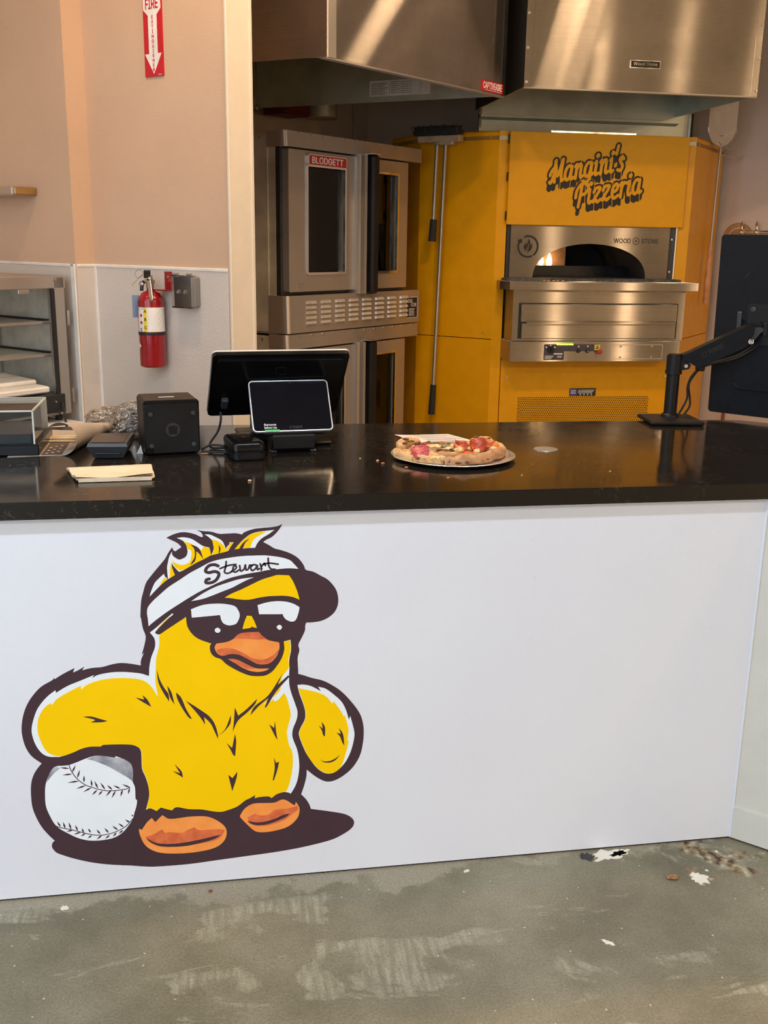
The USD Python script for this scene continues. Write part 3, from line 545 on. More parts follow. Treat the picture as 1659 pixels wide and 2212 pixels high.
# ------------------------------------------------------------------ left extraction hood
HA, HB = np.array([0.479, 2.094]), np.array([1.425, 2.951]); HL = np.linalg.norm(HB-HA); hang = math.degrees(math.atan2(*(HB-HA)[::-1]))
h = thing('extraction_hood', 'angled steel extraction hood over the stacked ovens, left of the two hoods', 'hood', (HA[0], HA[1], 0), hang, group='extraction hoods')
sd = np.array([-0.81, 0.588]); ca, sa = math.cos(math.radians(hang)), math.sin(math.radians(hang)); sl = np.array([sd[0]*ca+sd[1]*sa, -sd[0]*sa+sd[1]*ca]); sl /= np.linalg.norm(sl)
nl = np.array([sl[1], -sl[0]]); DZ0, DZ1, DL = 2.10, 3.19, 1.42
part(h, 'front_panel', bx(0.02, HL-.012, 0, 0.004, DZ0, DZ1), STEEL)
part(h, 'front_lip', bx(0.0, HL, 0.0, 0.030, DZ0-.006, DZ0+.001), STEEL2)
def hood_side(x, nm, out, mt):
    a = np.array([x, 0.0]); b = a+DL*sl; o = nl*out
    return part(h, nm, pxy([a, b, b+o, a+o], DZ0, DZ1), mt)
hood_side(0.0, 'left_panel', 0.005, STEEL); hood_side(HL, 'right_panel', -0.006, GALVIN)
part(h, 'corner_post', pxy(sg.Point(0.012, 0.012).buffer(.013).union(sg.Polygon([(0.0, .05), (0, 0.006), (0.01, -.002), (0.055, -.002), (0.055, .01), (.02, .01), (.015, .05)])), DZ0, DZ1), STEEL2)
part(h, 'edge_trim', bx(HL-.030, HL+.002, -0.003, 0.0045, DZ0, DZ1), INK, label='dark vertical trim at the right edge')
b0 = DL*sl; part(h, 'back_panel', pxy([b0, b0+[HL, 0], b0+[HL, .006], b0+[0, .006]], DZ0, DZ1), GALVIN)
part(h, 'top_panel', pxy([(0, 0), (HL, 0), b0+[HL, 0], b0], 2.92, 2.925), GALVIN)
part(h, 'rivet', cyl((0.92, -0.008, 2.492), (0.92, 0, 2.492), 0.02, 12), INK)
part(h, 'maker_badge', bx(1.078, 1.256, -0.0045, -0.0005, 2.104, 2.150), RED)
part(h, 'badge_lettering', cat(txt('CAPTIVEAIRE', 0.028, 1.086, 2.116, -.0045, width=.160, bold=True), bx(1.10, 1.24, -.0051, -.0044, 2.1085, 2.1105)), WHINK, smooth=False)
# instruction label on the inside of the right panel: local frame along that panel
ang = math.degrees(math.atan2(sl[1], sl[0]))-180
def on_side(m): return mv(m, HL, 0, 0, rz=ang)
part(h, 'instruction_label', on_side(bx(-0.715, -0.380, -0.0080, -0.0065, 2.127, 2.200)), WHITE)
lines = [bx(-0.705+.002*(k % 2), -0.615-.012*(k % 3), -.0086, -.0079, 2.186-.0075*k, 2.1885-.0075*k) for k in range(8)]
for x in (-0.595, -0.540): lines += [bx(x, x+.046-.006*(k % 2), -.0086, -.0079, 2.190-.0085*k, 2.1922-.0085*k) for k in range(7)]
lines += [bx(x, x+.0012, -.0086, -.0079, 2.130, 2.198) for x in (-0.602, -0.546, -0.487, -0.434)]
part(h, 'label_print', on_side(cat(lines)), GREYINK, kind='stuff')
part(h, 'drain_rod', on_side(cat(tube([(-1.375, -.03, 2.10), (-1.375, -.03, 2.33)], .006), tube([(-1.40, -.03, 2.10), (-1.40, -.03, 2.21), (-1.375, -.03, 2.21)], .005))), CHROME)
part(h, 'drain_cup', on_side(bx(-1.41, -1.355, -0.05, -0.008, 2.085, 2.105, .006)), STEEL2)

# ------------------------------------------------------------------ right extraction hood
h = thing('extraction_hood', 'large square steel extraction hood hanging above the yellow pizza oven', 'hood', (1.507, 2.91, 0), 0, group='extraction hoods')
W, D = 1.186, 0.90; Z0 = 2.14
part(h, 'front_panel', bx(0.034, W-.034, 0.0, 0.004, Z0, DZ1), STEEL)
for x in (0.0, W-.036): part(h, 'edge_flange', bx(x, x+.036, -0.003, 0.004, Z0, DZ1, .001), STEEL)
part(h, 'front_lip', bx(0, W, -0.002, 0.025, Z0-.006, Z0+.001), STEEL2)
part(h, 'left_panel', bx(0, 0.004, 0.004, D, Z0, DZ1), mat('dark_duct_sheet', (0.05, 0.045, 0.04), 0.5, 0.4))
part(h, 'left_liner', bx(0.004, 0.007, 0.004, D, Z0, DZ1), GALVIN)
part(h, 'right_panel', bx(W-.006, W, 0.004, D, Z0, DZ1), GALVIN)
part(h, 'back_panel', bx(0.02, 1.285, D, D+.006, 2.03, DZ1), GALVIN)
for x in (0.02, 1.275): part(h, 'back_flange', bx(x, x+.014, D-.012, D+.008, 2.03, Z0+.02), CHROME)
part(h, 'filter_ledge', pyz([(D, 2.09), (D-.05, 2.10), (D-.05, 2.112), (D, 2.118)], 0.02, W), GALVIN)
part(h, 'filter_slope', pyz([(D, 2.40), (D-.38, 2.95), (D-.376, 2.953), (D+.004, 2.40)], 0.01, W-.01), GALVIN)
part(h, 'top_panel', bx(0.004, W-.006, 0.004, D, 2.96, 2.965), GALVIN)
for x, zs in ((0.010, (2.459, 2.310, 2.161)), (W-.009, (2.460, 2.312, 2.165))):
    for z in zs: part(h, 'screw', cyl((x, -.009, z), (x, -.002, z), .006, 10), SCREW)
part(h, 'nameplate', bx(0.522, 0.668, -0.005, 0, 2.246, 2.276, .002), INK)
part(h, 'nameplate_rim', pxz(ring(sg.box(0.519, 2.243, 0.671, 2.279), .004), -0.006, 0), CHROME)
part(h, 'nameplate_lettering', txt('Wood Stone', 0.014, 0.535, 2.256, -.005, width=.12, depth=.001), CHROME, smooth=False)

# ------------------------------------------------------------------ yellow pizza oven
o = thing('pizza_oven', 'yellow clad stone pizza oven with arched steel mouth and cut-out sign', 'oven')
V0, V1, V2, V3, V4, V5, V6 = map(np.array, ((1.095, 4.10), (1.195, 3.775), (1.556, 3.467), (1.615, 3.470), (2.603, 3.470), (2.660, 3.450), (3.066, 3.928)))
def facet(nm, a, b, z0, z1, t=0.012):
    d = (b-a)/np.linalg.norm(b-a); n = np.array([-d[1], d[0]])*t
    return part(o, nm, pxy([a, b, b+n, a+n], z0, z1), YELLOW, smooth=False)
for a, b in ((V0, V1), (V1, V2), (V5, V6)):
    d = (b-a)/np.linalg.norm(b-a); facet('side_panel', a, b, 0.912, 2.0); facet('side_panel', a, b, 0.03, 0.908)
    facet('top_return', a, b, 1.994, 2.0, 0.05)
    L = np.linalg.norm(b-a); n = np.array([d[1], -d[0]])
    for s in (0.05, L-.05):
        for z in (1.965, 0.945):
            q = a+d*s; part(o, 'screw', cyl((*q, z), (*(q+n*.004), z), .005, 8), GALV)
part(o, 'mouth_post', pxy([V2, V3, V3+[0, .02], V2+[.01, .02]], 0.03, 2.0), YELLOW, smooth=False)
part(o, 'mouth_post', pxy([V4, V5, V5+[.01, .02], V4+[0, .02]], 0.03, 2.0), YELLOW, smooth=False)
sp = bx(1.608, 2.618, 3.442, 3.462, 1.524, 1.998, .002)
part(o, 'sign_panel', sp, YELLOW, smooth=False)
for z in (1.96, 1.77, 1.57): part(o, 'hinge', bx(1.603, 1.609, 3.452, 3.468, z-.022, z+.022), INK)
part(o, 'top_cap', pxy([V0, V1, V2, V5, V6, (3.05, 4.4), (1.2, 4.6)], 1.955, 1.975), GALV)
part(o, 'top_ledge', bx(1.85, 2.33, 3.50, 3.52, 1.975, 2.013), CHROME)
# lower front
lf = sg.box(1.62, 0.03, 2.655, 0.80)
part(o, 'lower_panel', pxz(lf, 3.470, 3.482), YELLOW, smooth=False)
for x, z in ((1.655, .70), (2.60, .70)): part(o, 'screw', cyl((x, 3.464, z), (x, 3.471, z), .007, 8), SCREW)
holes = []
for j in range(16):
    for i in range(66):
        x = 1.728+i*.0119+(j % 2)*.006; z = 0.582-j*.0103
        holes.append(cyl((x, 3.4692, z), (x, 3.4712, z), .0036, 6))
part(o, 'vent_perforations', cat(holes), INK, smooth=False, kind='stuff')
part(o, 'caution_label', bx(2.03, 2.186, 3.4675, 3.470, 0.590, 0.634), INK)
part(o, 'caution_label_patch', bx(2.032, 2.072, 3.4668, 3.4677, 0.592, 0.632), mat('blue_label', (0.08, 0.08, 0.30), 0.5))
part(o, 'caution_label_text', cat(*[bx(2.08, 2.178-.006*k, 3.4668, 3.4677, .622-.008*k, .6255-.008*k) for k in range(3)], *[mv(front(trimesh.creation.cylinder(.0042, .001, sections=8)), 2.095+.022*k, 3.467, .598) for k in range(4)], *[bx(2.037, 2.067, 3.4660, 3.4669, .617-.012*k, .622-.012*k) for k in range(2)]), WHINK, smooth=False)
# mouth plate with arch
th = np.linspace(0, math.pi, 40)
arch = [(1.776, 1.243)]+[(2.1035-.3275*math.copysign(abs(math.cos(a))**1.0, math.cos(a)), 1.243+.187*math.sin(a)**0.86) for a in th][1:-1]+[(2.431, 1.243)]
arch = sg.Polygon(arch)
part(o, 'mouth_plate', pxz(sg.box(1.650, 1.243, 2.558, 1.526).difference(arch), 3.470, 3.474), STEEL, smooth=False)
part(o, 'mouth_surround', pxz(sg.box(1.622, 1.235, 2.600, 1.535).difference(sg.box(1.660, 1.235, 2.545, 1.515)), 3.476, 3.50), DARKIN, smooth=False)
part(o, 'mouth_strip', bx(2.588, 2.596, 3.458, 3.478, 1.243, 1.526), CHROME)
part(o, 'mouth_strip', bx(1.640, 1.648, 3.462, 3.478, 1.243, 1.526), STEEL)
for z in (1.46, 1.285): part(o, 'screw', cyl((2.573, 3.470, z), (2.573, 3.477, z), .006, 8), SCREW)
def ring_arc(cx, cz, r0, r1, a0, a1): 
    a = np.radians(np.linspace(a0, a1, 30)); return sg.Polygon(np.r_[np.c_[cx+r1*np.cos(a), cz+r1*np.sin(a)], np.c_[cx+r0*np.cos(a[::-1]), cz+r0*np.sin(a[::-1])]])
def flame(cx, cz, s):
    A = sg.Polygon(smooth_outline([(cx-.55*s, cz+.0*s), (cx-.28*s, cz+.42*s), (cx-.15*s, cz+.2*s), (cx+.05*s, cz+.95*s), (cx+.30*s, cz+.35*s), (cx+.28*s, cz+.05*s), (cx+.48*s, cz+.4*s), (cx+.5*s, cz-.1*s), (cx+.25*s, cz-.5*s), (cx-.10*s, cz-.75*s), (cx-.05*s, cz-.3*s), (cx-.35*s, cz-.5*s)])).buffer(0)
    return A.difference(sg.LineString([(cx-.25*s, cz-.55*s), (cx+.02*s, cz-.05*s), (cx+.08*s, cz+.3*s)]).buffer(.05*s)).difference(sg.LineString([(cx-.02*s, cz-.75*s), (cx+.08*s, cz-.1*s)]).buffer(.03*s))
cx, cz = 1.742, 1.411
g = unary_union([ring_arc(cx, cz, .050, .060, -55, 115), ring_arc(cx, cz, .050, .060, 155, 298), sg.Polygon([(cx-.060, cz+.035), (cx-.036, cz+.040), (cx-.034, cz+.020), (cx-.054, cz+.014)]), flame(cx, cz, .046)])
part(o, 'flame_emblem', pxz(g, 3.4688, 3.471), INK, smooth=False)
part(o, 'maker_lettering', cat(txt('WOOD', .023, 2.233, 1.438, 3.470, width=.098, bold=True), txt('STONE', .023, 2.394, 1.438, 3.470, width=.100, bold=True), pxz(unary_union([sg.Point(2.362, 1.449).buffer(.020).difference(sg.Point(2.362, 1.449).buffer(.0165)), flame(2.362, 1.449, .013)]), 3.4694, 3.4705)), CUTINK, smooth=False)
# the vault
vault = sg.box(1.66, 1.18, 2.55, 1.60).difference(arch.buffer(.06).intersection(sg.box(1.5, 1.243, 2.7, 1.7)))
BRICK = mat('sooty_brick', (0.03, 0.025, 0.02), 0.9, col2=(0.07, 0.055, 0.042), scale=9, bump=.002, bscale=60)
part(o, 'vault', cat(pxz(vault, 3.50, 4.25), bx(1.62, 2.6, 4.25, 4.27, 1.18, 1.60)), BRICK, smooth=False)
part(o, 'hearth', bx(1.70, 2.50, 3.50, 4.25, 1.20, 1.244), BRICK)
part(o, 'hearth_lip', cat(bx(1.60, 2.60, 3.36, 3.50, 1.226, 1.246, .006)), mat('hearth_stone', (0.05, 0.046, 0.042), 0.7, col2=(0.13, 0.12, 0.11), scale=30))
part(o, 'burner_wall', bx(1.74, 2.145, 4.00, 4.05, 1.244, 1.56), mat('lit_firebrick', (0.36, 0.20, 0.13), 0.8, col2=(0.50, 0.30, 0.20), scale=20))
part(o, 'burner_front', bx(1.70, 2.48, 3.86, 3.90, 1.244, 1.304), DARKIN)
FIRE = mat('flame', (1, .6, .2), 0.8, emit=(1.0, 0.62, 0.22), estr=16)
for x, s in ((1.975, .85), (2.025, 1.0)):
    f = lathe([(0, 0), (.012*s, .004), (.019*s, .022), (.016*s, .042), (.009*s, .065), (0, .082)], 14); part(o, 'flame', mv(f, x, 3.94, 1.296), FIRE)
for k in range(5): part(o, 'dough_crumb', mv(blob(.006, k, .4, 2, 1, (1.5, 1, .7)), 1.80+.026*k, 3.33+.01*(k % 2), 1.2355), mat('dough_bit', (.62, .42, .26), .8))
# sill, drawer box, controls
part(o, 'sill', cat(pxy([(1.585, 3.25), (2.648, 3.25), (2.648, 3.47), (1.575, 3.47), (1.553, 3.33)], 1.190, 1.2315)), STEEL, smooth=False)
part(o, 'drawer_box', bx(1.622, 2.602, 3.30, 3.475, 0.918, 1.188), STEEL, smooth=False)
part(o, 'drawer_gap', bx(1.655, 2.563, 3.297, 3.301, 0.930, 1.119), INK)
dr = part(o, 'drawer', cat(bx(1.664, 2.556, 3.285, 3.300, 1.020, 1.113, .003), bx(1.670, 2.552, 3.282, 3.300, 0.932, 1.012, .003)), STEEL, smooth=False)
part(dr, 'drawer_pull', pyz([(3.300, 1.030), (3.258, 1.019), (3.256, 1.012), (3.268, 1.006), (3.300, 1.008)], 1.690, 2.540), STEEL, smooth=False)
part(o, 'control_box', bx(1.612, 2.592, 3.293, 3.475, 0.806, 0.914, .002), STEEL, smooth=False)
PURP = mat('control_panel_print', (0.055, 0.045, 0.065), 0.4)
part(o, 'control_panel', pxz(unary_union([rrect(1.806, 2.118, 0.862, 0.900, .004), rrect(1.806, 1.920, 0.815, 0.900, .004)]), 3.2910, 3.2935), PURP, smooth=False)
LED = mat('green_led', (.1, .6, .02), .4, emit=(0.30, 1.0, 0.04), estr=5)
for k in range(7): part(o, 'indicator_led', mv(blob(.0065, 0, 0, 1, 1, (1, .6, .75)), 1.882+.0138*k, 3.2905, 0.899), LED)
part(o, 'ignition_knob', cat(cyl((1.842, 3.278, .873), (1.842, 3.293, .873), .018, 20), bx(1.838, 1.846, 3.268, 3.28, .858, .888, .002)), INK)
for x, m_ in ((2.000, INK), (2.052, LED)): part(o, 'push_button', cat(cyl((x, 3.282, .864), (x, 3.293, .864), .010, 14)), INK); 
part(o, 'button_lens', cyl((2.052, 3.280, .864), (2.052, 3.283, .864), .0055, 10), mat('green_lens', (.05, .25, .06), .3))
part(o, 'warning_label', bx(2.092, 2.124, 3.2900, 3.2915, .868, .898), mat('yellow_label', (.75, .55, .03), .5))
part(o, 'warning_triangle', pxz(ring(sg.Polygon([(2.098, .876), (2.118, .876), (2.108, .894)]), .003), 3.2892, 3.2901), INK, smooth=False)
part(o, 'stop_button', cat(cyl((2.115, 3.270, .861), (2.115, 3.293, .861), .008, 14), mv(front(lathe([(0, .0), (.013, 0), (.014, .004), (.010, .008), (0, .009)], 18)), 2.115, 3.270, .861)), mat('red_button', (.45, .03, .03), .3))
part(o, 'panel_print', cat(*[bx(1.812, 1.862-.006*k, 3.2905, 3.2911, .835-.007*k, .838-.007*k) for k in range(3)], *[bx(1.882, 1.908, 3.2905, 3.2911, .835-.007*k, .838-.007*k) for k in range(2)], bx(1.862, 1.912, 3.2905, 3.2911, .845, .852), *[pxz(disc(x, z, .0045, 4), 3.2905, 3.2911) for x, z in ((1.842, .893), (1.866, .884), (1.818, .884), (2.002, .888), (2.054, .889))]), WHINK, smooth=False)
part(o, 'blank_plate', pxz(ring(rrect(2.185, 2.490, .818, .898, .004), .003), 3.2905, 3.2935), STEEL2)
for x in (2.245, 2.425):
    for z in (.829, .888): part(o, 'screw', cyl((x, 3.288, z), (x, 3.2935, z), .005, 8), GALV)
# stencil sign: script strokes, an outline and a deep block shadow cut through the yellow sheet
GL = {'M': [[(.0, .55), (.05, .75), (.22, 1.0), (.34, .98), (.30, .5), (.12, .0), (.0, .06)], [(.40, 1.6), (.34, .9), (.42, 0)], [(.36, 1.55), (.62, .42), (.98, 1.6)], [(1.0, 1.6), (.92, .7), (1.0, .06), (1.12, .08)]],
      'a': [[(.55, .95), (.28, 1.02), (.08, .72), (.06, .25), (.25, 0), (.46, .2), (.58, .95)], [(.58, .95), (.54, .3), (.62, .02), (.76, .1)]],
      'n': [[(.02, .9), (.14, .98), (.12, .0)], [(.13, .6), (.35, 1.0), (.52, .9), (.50, .25), (.58, .02), (.72, .1)]],
      'g': [[(.55, .95), (.28, 1.02), (.08, .72), (.06, .25), (.25, 0), (.46, .2), (.58, .95)], [(.58, .95), (.54, .0), (.42, -.34), (.16, -.42), (-.02, -.30)], [(.56, .02), (.76, .16)]],
      'i': [[(.03, .9), (.14, .98), (.10, .25), (.18, .02), (.34, .1)]], "'": [[(.12, 1.9), (.04, 1.3)]],
      's': [[(.46, .85), (.30, 1.02), (.12, .82), (.40, .35), (.28, .02), (.02, .1)]],
      'P': [[(.0, .62), (.06, 1.1), (.38, 1.52), (.80, 1.50), (1.0, 1.15), (.80, .80), (.50, .74)], [(.46, 1.35), (.36, .6), (.28, -.1)]],
      'z': [[(.05, .75), (.18, 1.0), (.55, .92), (.05, .1), (.25, .12), (.42, -.02), (.62, .12)]],
      'e': [[(.10, .45), (.40, .55), (.52, .82), (.34, 1.02), (.10, .75), (.08, .25), (.28, 0), (.58, .15)]],
      'r': [[(.02, .9), (.14, .98), (.10, .0)], [(.12, .6), (.30, .98), (.48, .95)]]}
ADV = dict(M=1.22, a=.84, n=.82, g=.84, i=.46, s=.6, P=1.0, z=.76, e=.70, r=.60); ADV["'"] = .26
def script_word(word, s):
    x = 0; pen = []
    for ch in word:
        for q in GL[ch]:
            Q = spline([(a+x, b, 0) for a, b in q], 6)[:, :2]; pen.append(sg.LineString(Q).buffer(.098))
        if ch == 'i': pen.append(sg.Point(x+.20, 1.42).buffer(.15))
        x += ADV[ch]
    g = unary_union(pen); g = affinity.skew(g, xs=14, origin=(0, 0)); return affinity.scale(g, s, s, origin=(0, 0)), x*s
def stencil(word, x, z, width, ang):
    g, w = script_word(word, 1.0); k = width/w; g = affinity.scale(g, k, k, origin=(0, 0))
    gap, line, drop = .035*k, .13*k, (-.16*k, -.50*k)
    fat = g.buffer(gap+line); sh = unary_union([affinity.translate(g.buffer(gap+.02*k), drop[0]*t, drop[1]*t) for t in np.linspace(0, 1, 9)])
    out = unary_union([fat, sh]).difference(g.buffer(gap))
    out = out.difference(unary_union([sg.LineString([(width*f, -.8*k), (width*f+.45*k, 1.7*k)]).buffer(.035*k) for f in np.linspace(.12, .94, 7)]))
    T_ = lambda q: affinity.translate(affinity.rotate(q, ang, origin=(0, 0)), x, z)
    return T_(out).simplify(.0003), T_(unary_union([fat, sh])).buffer(gap), T_(g.intersection(sg.box(-1, -1, 9, -.02*k)).buffer(gap))
w1, w2 = stencil("Mangini's", 1.834, 1.742, .425, 10.5), stencil('Pizzeria', 1.985, 1.626, .385, 12.0)
for g in (w1[0].difference(w2[1]), w2[0].difference(w1[2])): part(o, 'sign_lettering', cat([pxz(q, 3.4400, 3.4435) for q in polys(g) if q.area > 4e-6]), INK, smooth=False)

# ------------------------------------------------------------------ tools standing by the oven
d = (V2-V1)/np.linalg.norm(V2-V1); fa = math.degrees(math.atan2(d[1], d[0])); n = np.array([d[1], -d[0]]); base = V1+n*.07
t = thing('oven_brush', 'long steel pole oven brush with wide black bristle head, leaning on yellow oven', 'brush', (*base, 0), fa)
bris = [tube([(x+.008*RNG.standard_normal(), y, 1.985), (x*1.02-.003+.012*RNG.standard_normal(), y+.012*RNG.standard_normal()-.01, 2.026+.003*RNG.standard_normal())], [.0030, .0018], 4) for x in np.linspace(.02, .272, 60) for y in (-.035, -.018, 0.0, .018)]
part(t, 'bristles', cat(bx(.016, .278, -.044, .022, 1.978, 2.021, .005), *bris), RUBBER, smooth=False, kind='stuff')
part(t, 'bristle_block', bx(.030, .286, -.024, .026, 1.945, 1.980, .004), mat('aged_brush_block', (.42, .30, .19), .6, col2=(.55, .42, .28), scale=20))
part(t, 'socket', bx(.13, .24, -.02, .02, 1.930, 1.950, .004), GALV)
part(t, 'pole', cyl((.193, -.004, 1.94), (.156, .000, .59), .0105, 14), STEEL2)
part(t, 'grip', cyl((.158, .000, .64), (.150, .000, .47), .0165, 16, .019), RUBBER)
t = thing('oven_scraper', 'shorter steel pole tool with black grip, left of the oven brush pole', 'scraper', (*(base+n*.02), 0), fa)
part(t, 'pole', cyl((.166, -.032, 1.925), (.156, -.032, 1.50), .0105, 14), STEEL2)
part(t, 'grip', cyl((.159, -.032, 1.545), (.152, -.032, 1.430), .0195, 16, .021), RUBBER)
part(t, 'hook', cat(tube(spline([(.166, -.032, 1.925), (.167, -.030, 1.937), (.167, -.015, 1.940), (.167, .002, 1.936)], 4), .003, 6)), GALV)

# ------------------------------------------------------------------ turning peel on a wire hook at the right end of the oven
d = (V6-V5)/np.linalg.norm(V6-V5); fa = math.degrees(math.atan2(d[1], d[0])); n = np.array([d[1], -d[0]]); base = V5+n*.05
t = thing('turning_peel', 'round steel pizza peel with wooden handle hanging head up beside the oven', 'peel', (*base, 0), fa)
# the blade faces the room, not the panel: build it square to the counter
rotb = -fa
def sq(m): return mv(m, .335, 0, 0, rz=rotb+12)
blade = sg.Point(0, 2.075).buffer(.098, quad_segs=12); blade = unary_union([blade, sg.box(-.098, 2.075, .098, 2.30)])
holes_ = unary_union([sg.Point(x, z).buffer(.0035, quad_segs=2) for x, z in ((-.012, 2.035), (-.002, 2.035), (.008, 2.035), (-.016, 1.998), (-.008, 1.996))])
PEEL = mat('polished_steel_blade', (.62, .60, .57), .16, 1.0)
part(t, 'blade', sq(pxz(blade.difference(holes_), -.0012, .0012)), PEEL)
part(t, 'blade_rim', sq(tube([(.098*math.cos(a), -.002, 2.075+.098*math.sin(a)) for a in np.linspace(-math.pi, 0, 30)], .003, 6)), CHROME)
part(t, 'rod', cyl((.335, 0, 1.99), (.318, 0, 1.42), .0075, 12), STEEL2)
part(t, 'handle', mv(lathe([(0, 0), (.014, .001), (.0175, .012), (.0165, .05), (.0185, .13), (.0165, .22), (.0135, .27), (.0155, .295), (.013, .325), (.009, .335), (0, .336)], 18), .320, 0, 1.098), mat('turned_wood', (.50, .22, .09), .45, col2=(.64, .32, .14), scale=18))
t = thing('peel_hook', 'small bent wire hook that holds the turning peel', 'hook', (*base, 0), fa)
part(t, 'wire', cat(tube(spline([(.22, .045, 1.975), (.24, -.02, 1.972), (.50, -.02, 1.972), (.62, -.02, 1.975), (.64, -.025, 1.985)], 6), .003, 6), tube(spline([(.46, .045, 1.955), (.50, -.03, 1.93), (.58, -.05, 1.932), (.64, -.06, 1.952)], 6), .003, 6)), CHROME)

# ------------------------------------------------------------------ right wall: tap and round board
RW = (3.076, 3.974); RA = -45
t = thing('wall_tap', 'chrome wall tap with two lever valves above the black monitor', 'tap', (*RW, 0), RA)
part(t, 'pipe', cyl((.175, -.045, 1.512), (.62, -.045, 1.512), .012, 14), CHROME)
for x in (.180, .268, .45):
    v = part(t, 'valve', cat(cyl((x, -.062, 1.512), (x, -.004, 1.512), .016, 16), mv(blob(.019, 0, 0, 1, 2), x, -.05, 1.512), cyl((x, -.05, 1.525), (x, -.05, 1.545), .008, 10)), CHROME)
    part(v, 'lever', cat(mv(lathe([(0, 0), (.006, 0), (.011, .010), (.006, .022), (.003, .03), (0, .031)], 12), x, -.05, 1.545), bx(x-.012, x+.030, -.056, -.044, 1.512, 1.520, .003)), CHROME)
t = thing('round_board', 'round wooden board on the right wall behind the chrome tap', 'board', (*RW, 0), RA)
part(t, 'disc', mv(front(lathe([(0, 0), (.088, 0), (.092, .006), (.088, .014), (.062, .014), (.058, .010), (0, .010)], 36)),   .150, -.001, 1.475), mat('board_wood', (.36, .17, .06), .5, col2=(.46, .24, .09), scale=14))
part(t, 'inner_rim', mv(front(trimesh.creation.torus(.060, .006, 36, 8)), .153, -.014, 1.475), mat('pale_rim', (.62, .47, .33), .5))
t = thing('red_pipe', 'short red-brown pipe on the right wall just below the black monitor', 'pipe', (*RW, 0), RA)
part(t, 'tube', cyl((.172, -.02, 0.02), (.172, -.02, .46), .010, 12), mat('red_pipe_paint', (.25, .06, .03), .5))

# ------------------------------------------------------------------ behind the hood
t = thing('alarm_box', 'dark red box seen under the left hood near the cream wall end', 'box', (0.30, 4.15, 0), 45)
part(t, 'case', bx(0.10, 0.32, -0.15, 0.02, 2.12, 2.30, .006), mat('dark_red_box', (.16, .012, .012), .5))
part(t, 'face_plate', bx(0.12, 0.30, -0.156, -0.15, 2.14, 2.28, .002), mat('dark_red_box', None))
t = thing('duct_disc', 'grey round duct end just right of the dark red box', 'duct', (0.30, 4.15, 0), 45)
part(t, 'ring', mv(lathe([(0, 2.125), (.095, 2.125), (.10, 2.131), (.10, 2.30), (0, 2.30)], 30), 0.45, -0.13, 0), GALV)

# ------------------------------------------------------------------ left wall: sign, extinguisher, switches, shelf, cabinet
def E(name, label, cat_): return thing(name, label, cat_, (P3[0], P3[1], 0), -45)
t = E('fire_sign', 'red and white vertical fire extinguisher sign with down arrow', 'sign')
part(t, 'plate', bx(-.408, -.311, -.0055, -.004+.0042, 2.004, 2.31), mat('sign_red', (.52, .008, .02), .35))
arrow = sg.Polygon([(-.405, 2.305), (-.405, 2.232), (-.382, 2.212), (-.382, 2.082), (-.404, 2.082), (-.3595, 2.012), (-.316, 2.082), (-.336, 2.082), (-.336, 2.212), (-.314, 2.232), (-.314, 2.305)])
part(t, 'arrow', pxz(arrow, -.0062, -.0053), WHINK, smooth=False)
part(t, 'lettering', cat(txt('FIRE', .034, -.360, 2.234, -.0062, width=.066, center=True, bold=True), *[txt(ch, .0115, -.3590, 2.2005-.0163*k, -.0062, center=True, bold=True) for k, ch in enumerate('EXTINGUISHER')], ), mat('sign_red', None), smooth=False)
part(t, 'small_print', bx(-.338, -.320, -.0060, -.0053, 2.008, 2.010), WHINK)

t = E('fire_extinguisher', 'red fire extinguisher with white label hanging on the white wall', 'fire extinguisher')
X, Y = -.372, -.058; R_ = .0505; RS = mat('extinguisher_red', (.27, .003, .008), .22, var=.03, coat=.4)
part(t, 'cylinder', mv(lathe([(0, .935), (R_-.006, .935), (R_, .941), (R_, 1.185), (R_-.004, 1.202), (R_-.016, 1.218), (R_-.033, 1.226), (.013, 1.232), (.013, 1.250), (0, 1.250)], 44), X, Y), RS)
def wrap(m, r):   # x as arc length round the cylinder's front, y thickness
    v = m.vertices; a = v[:, 0]/r; rr = r-v[:, 1]; m = m.copy(); m.vertices = np.c_[X+rr*np.sin(a), Y-rr*np.cos(a), v[:, 2]]; return m
def sheet(x0, x1, z0, z1, y0, k=28):
    xs = np.linspace(x0, x1, k); return cat([bx(xs[i], xs[i+1], y0, 0, z0, z1) for i in range(k-1)])
VA = .74*R_   # the viewer stands to the right of the wall's normal: the label is turned that way
lab = part(t, 'label', wrap(sheet(-.056+VA, .075+VA, 1.073, 1.166, -.0006), R_), WHINK, smooth=40)
part(lab, 'yellow_stripe', wrap(sheet(-.026+VA, -.012+VA, 1.073, 1.166, -.0010, 5), R_), mat('stripe_yellow', (.78, .60, .03), .5), smooth=40)
def on_label(ms): return cat([wrap(m, R_) for m in ms])
part(lab, 'label_lettering', on_label([txt(ch, .011, -.0185+VA, 1.146-.031*k, -.0010, center=True, bold=True, depth=.0004) for k, ch in enumerate('ABC')]+[bx(-.05+VA, -.030+VA, -.0010, -.0005, 1.156, 1.163), txt('2', .012, -.040+VA, 1.075, -.0008, center=True, bold=True, depth=.0004)]), INK, smooth=False)
part(lab, 'label_print', on_label([bx(-.008+VA+.001*(k % 2), .044+VA-.005*(k % 3), -.0010, -.0005, 1.157-.0075*k, 1.1612-.0075*k) for k in range(11)]), GREYINK, smooth=False, kind='stuff')
part(lab, 'label_symbols', on_label([pxz(disc(-.038+VA, z, .006, 3), -.0010, -.0005) for z in (1.135, 1.108)]), RED, smooth=False)
part(t, 'strap', wrap(sheet(-.07+VA, .075+VA, 1.060, 1.0705, -.0018), R_), INK, smooth=40)
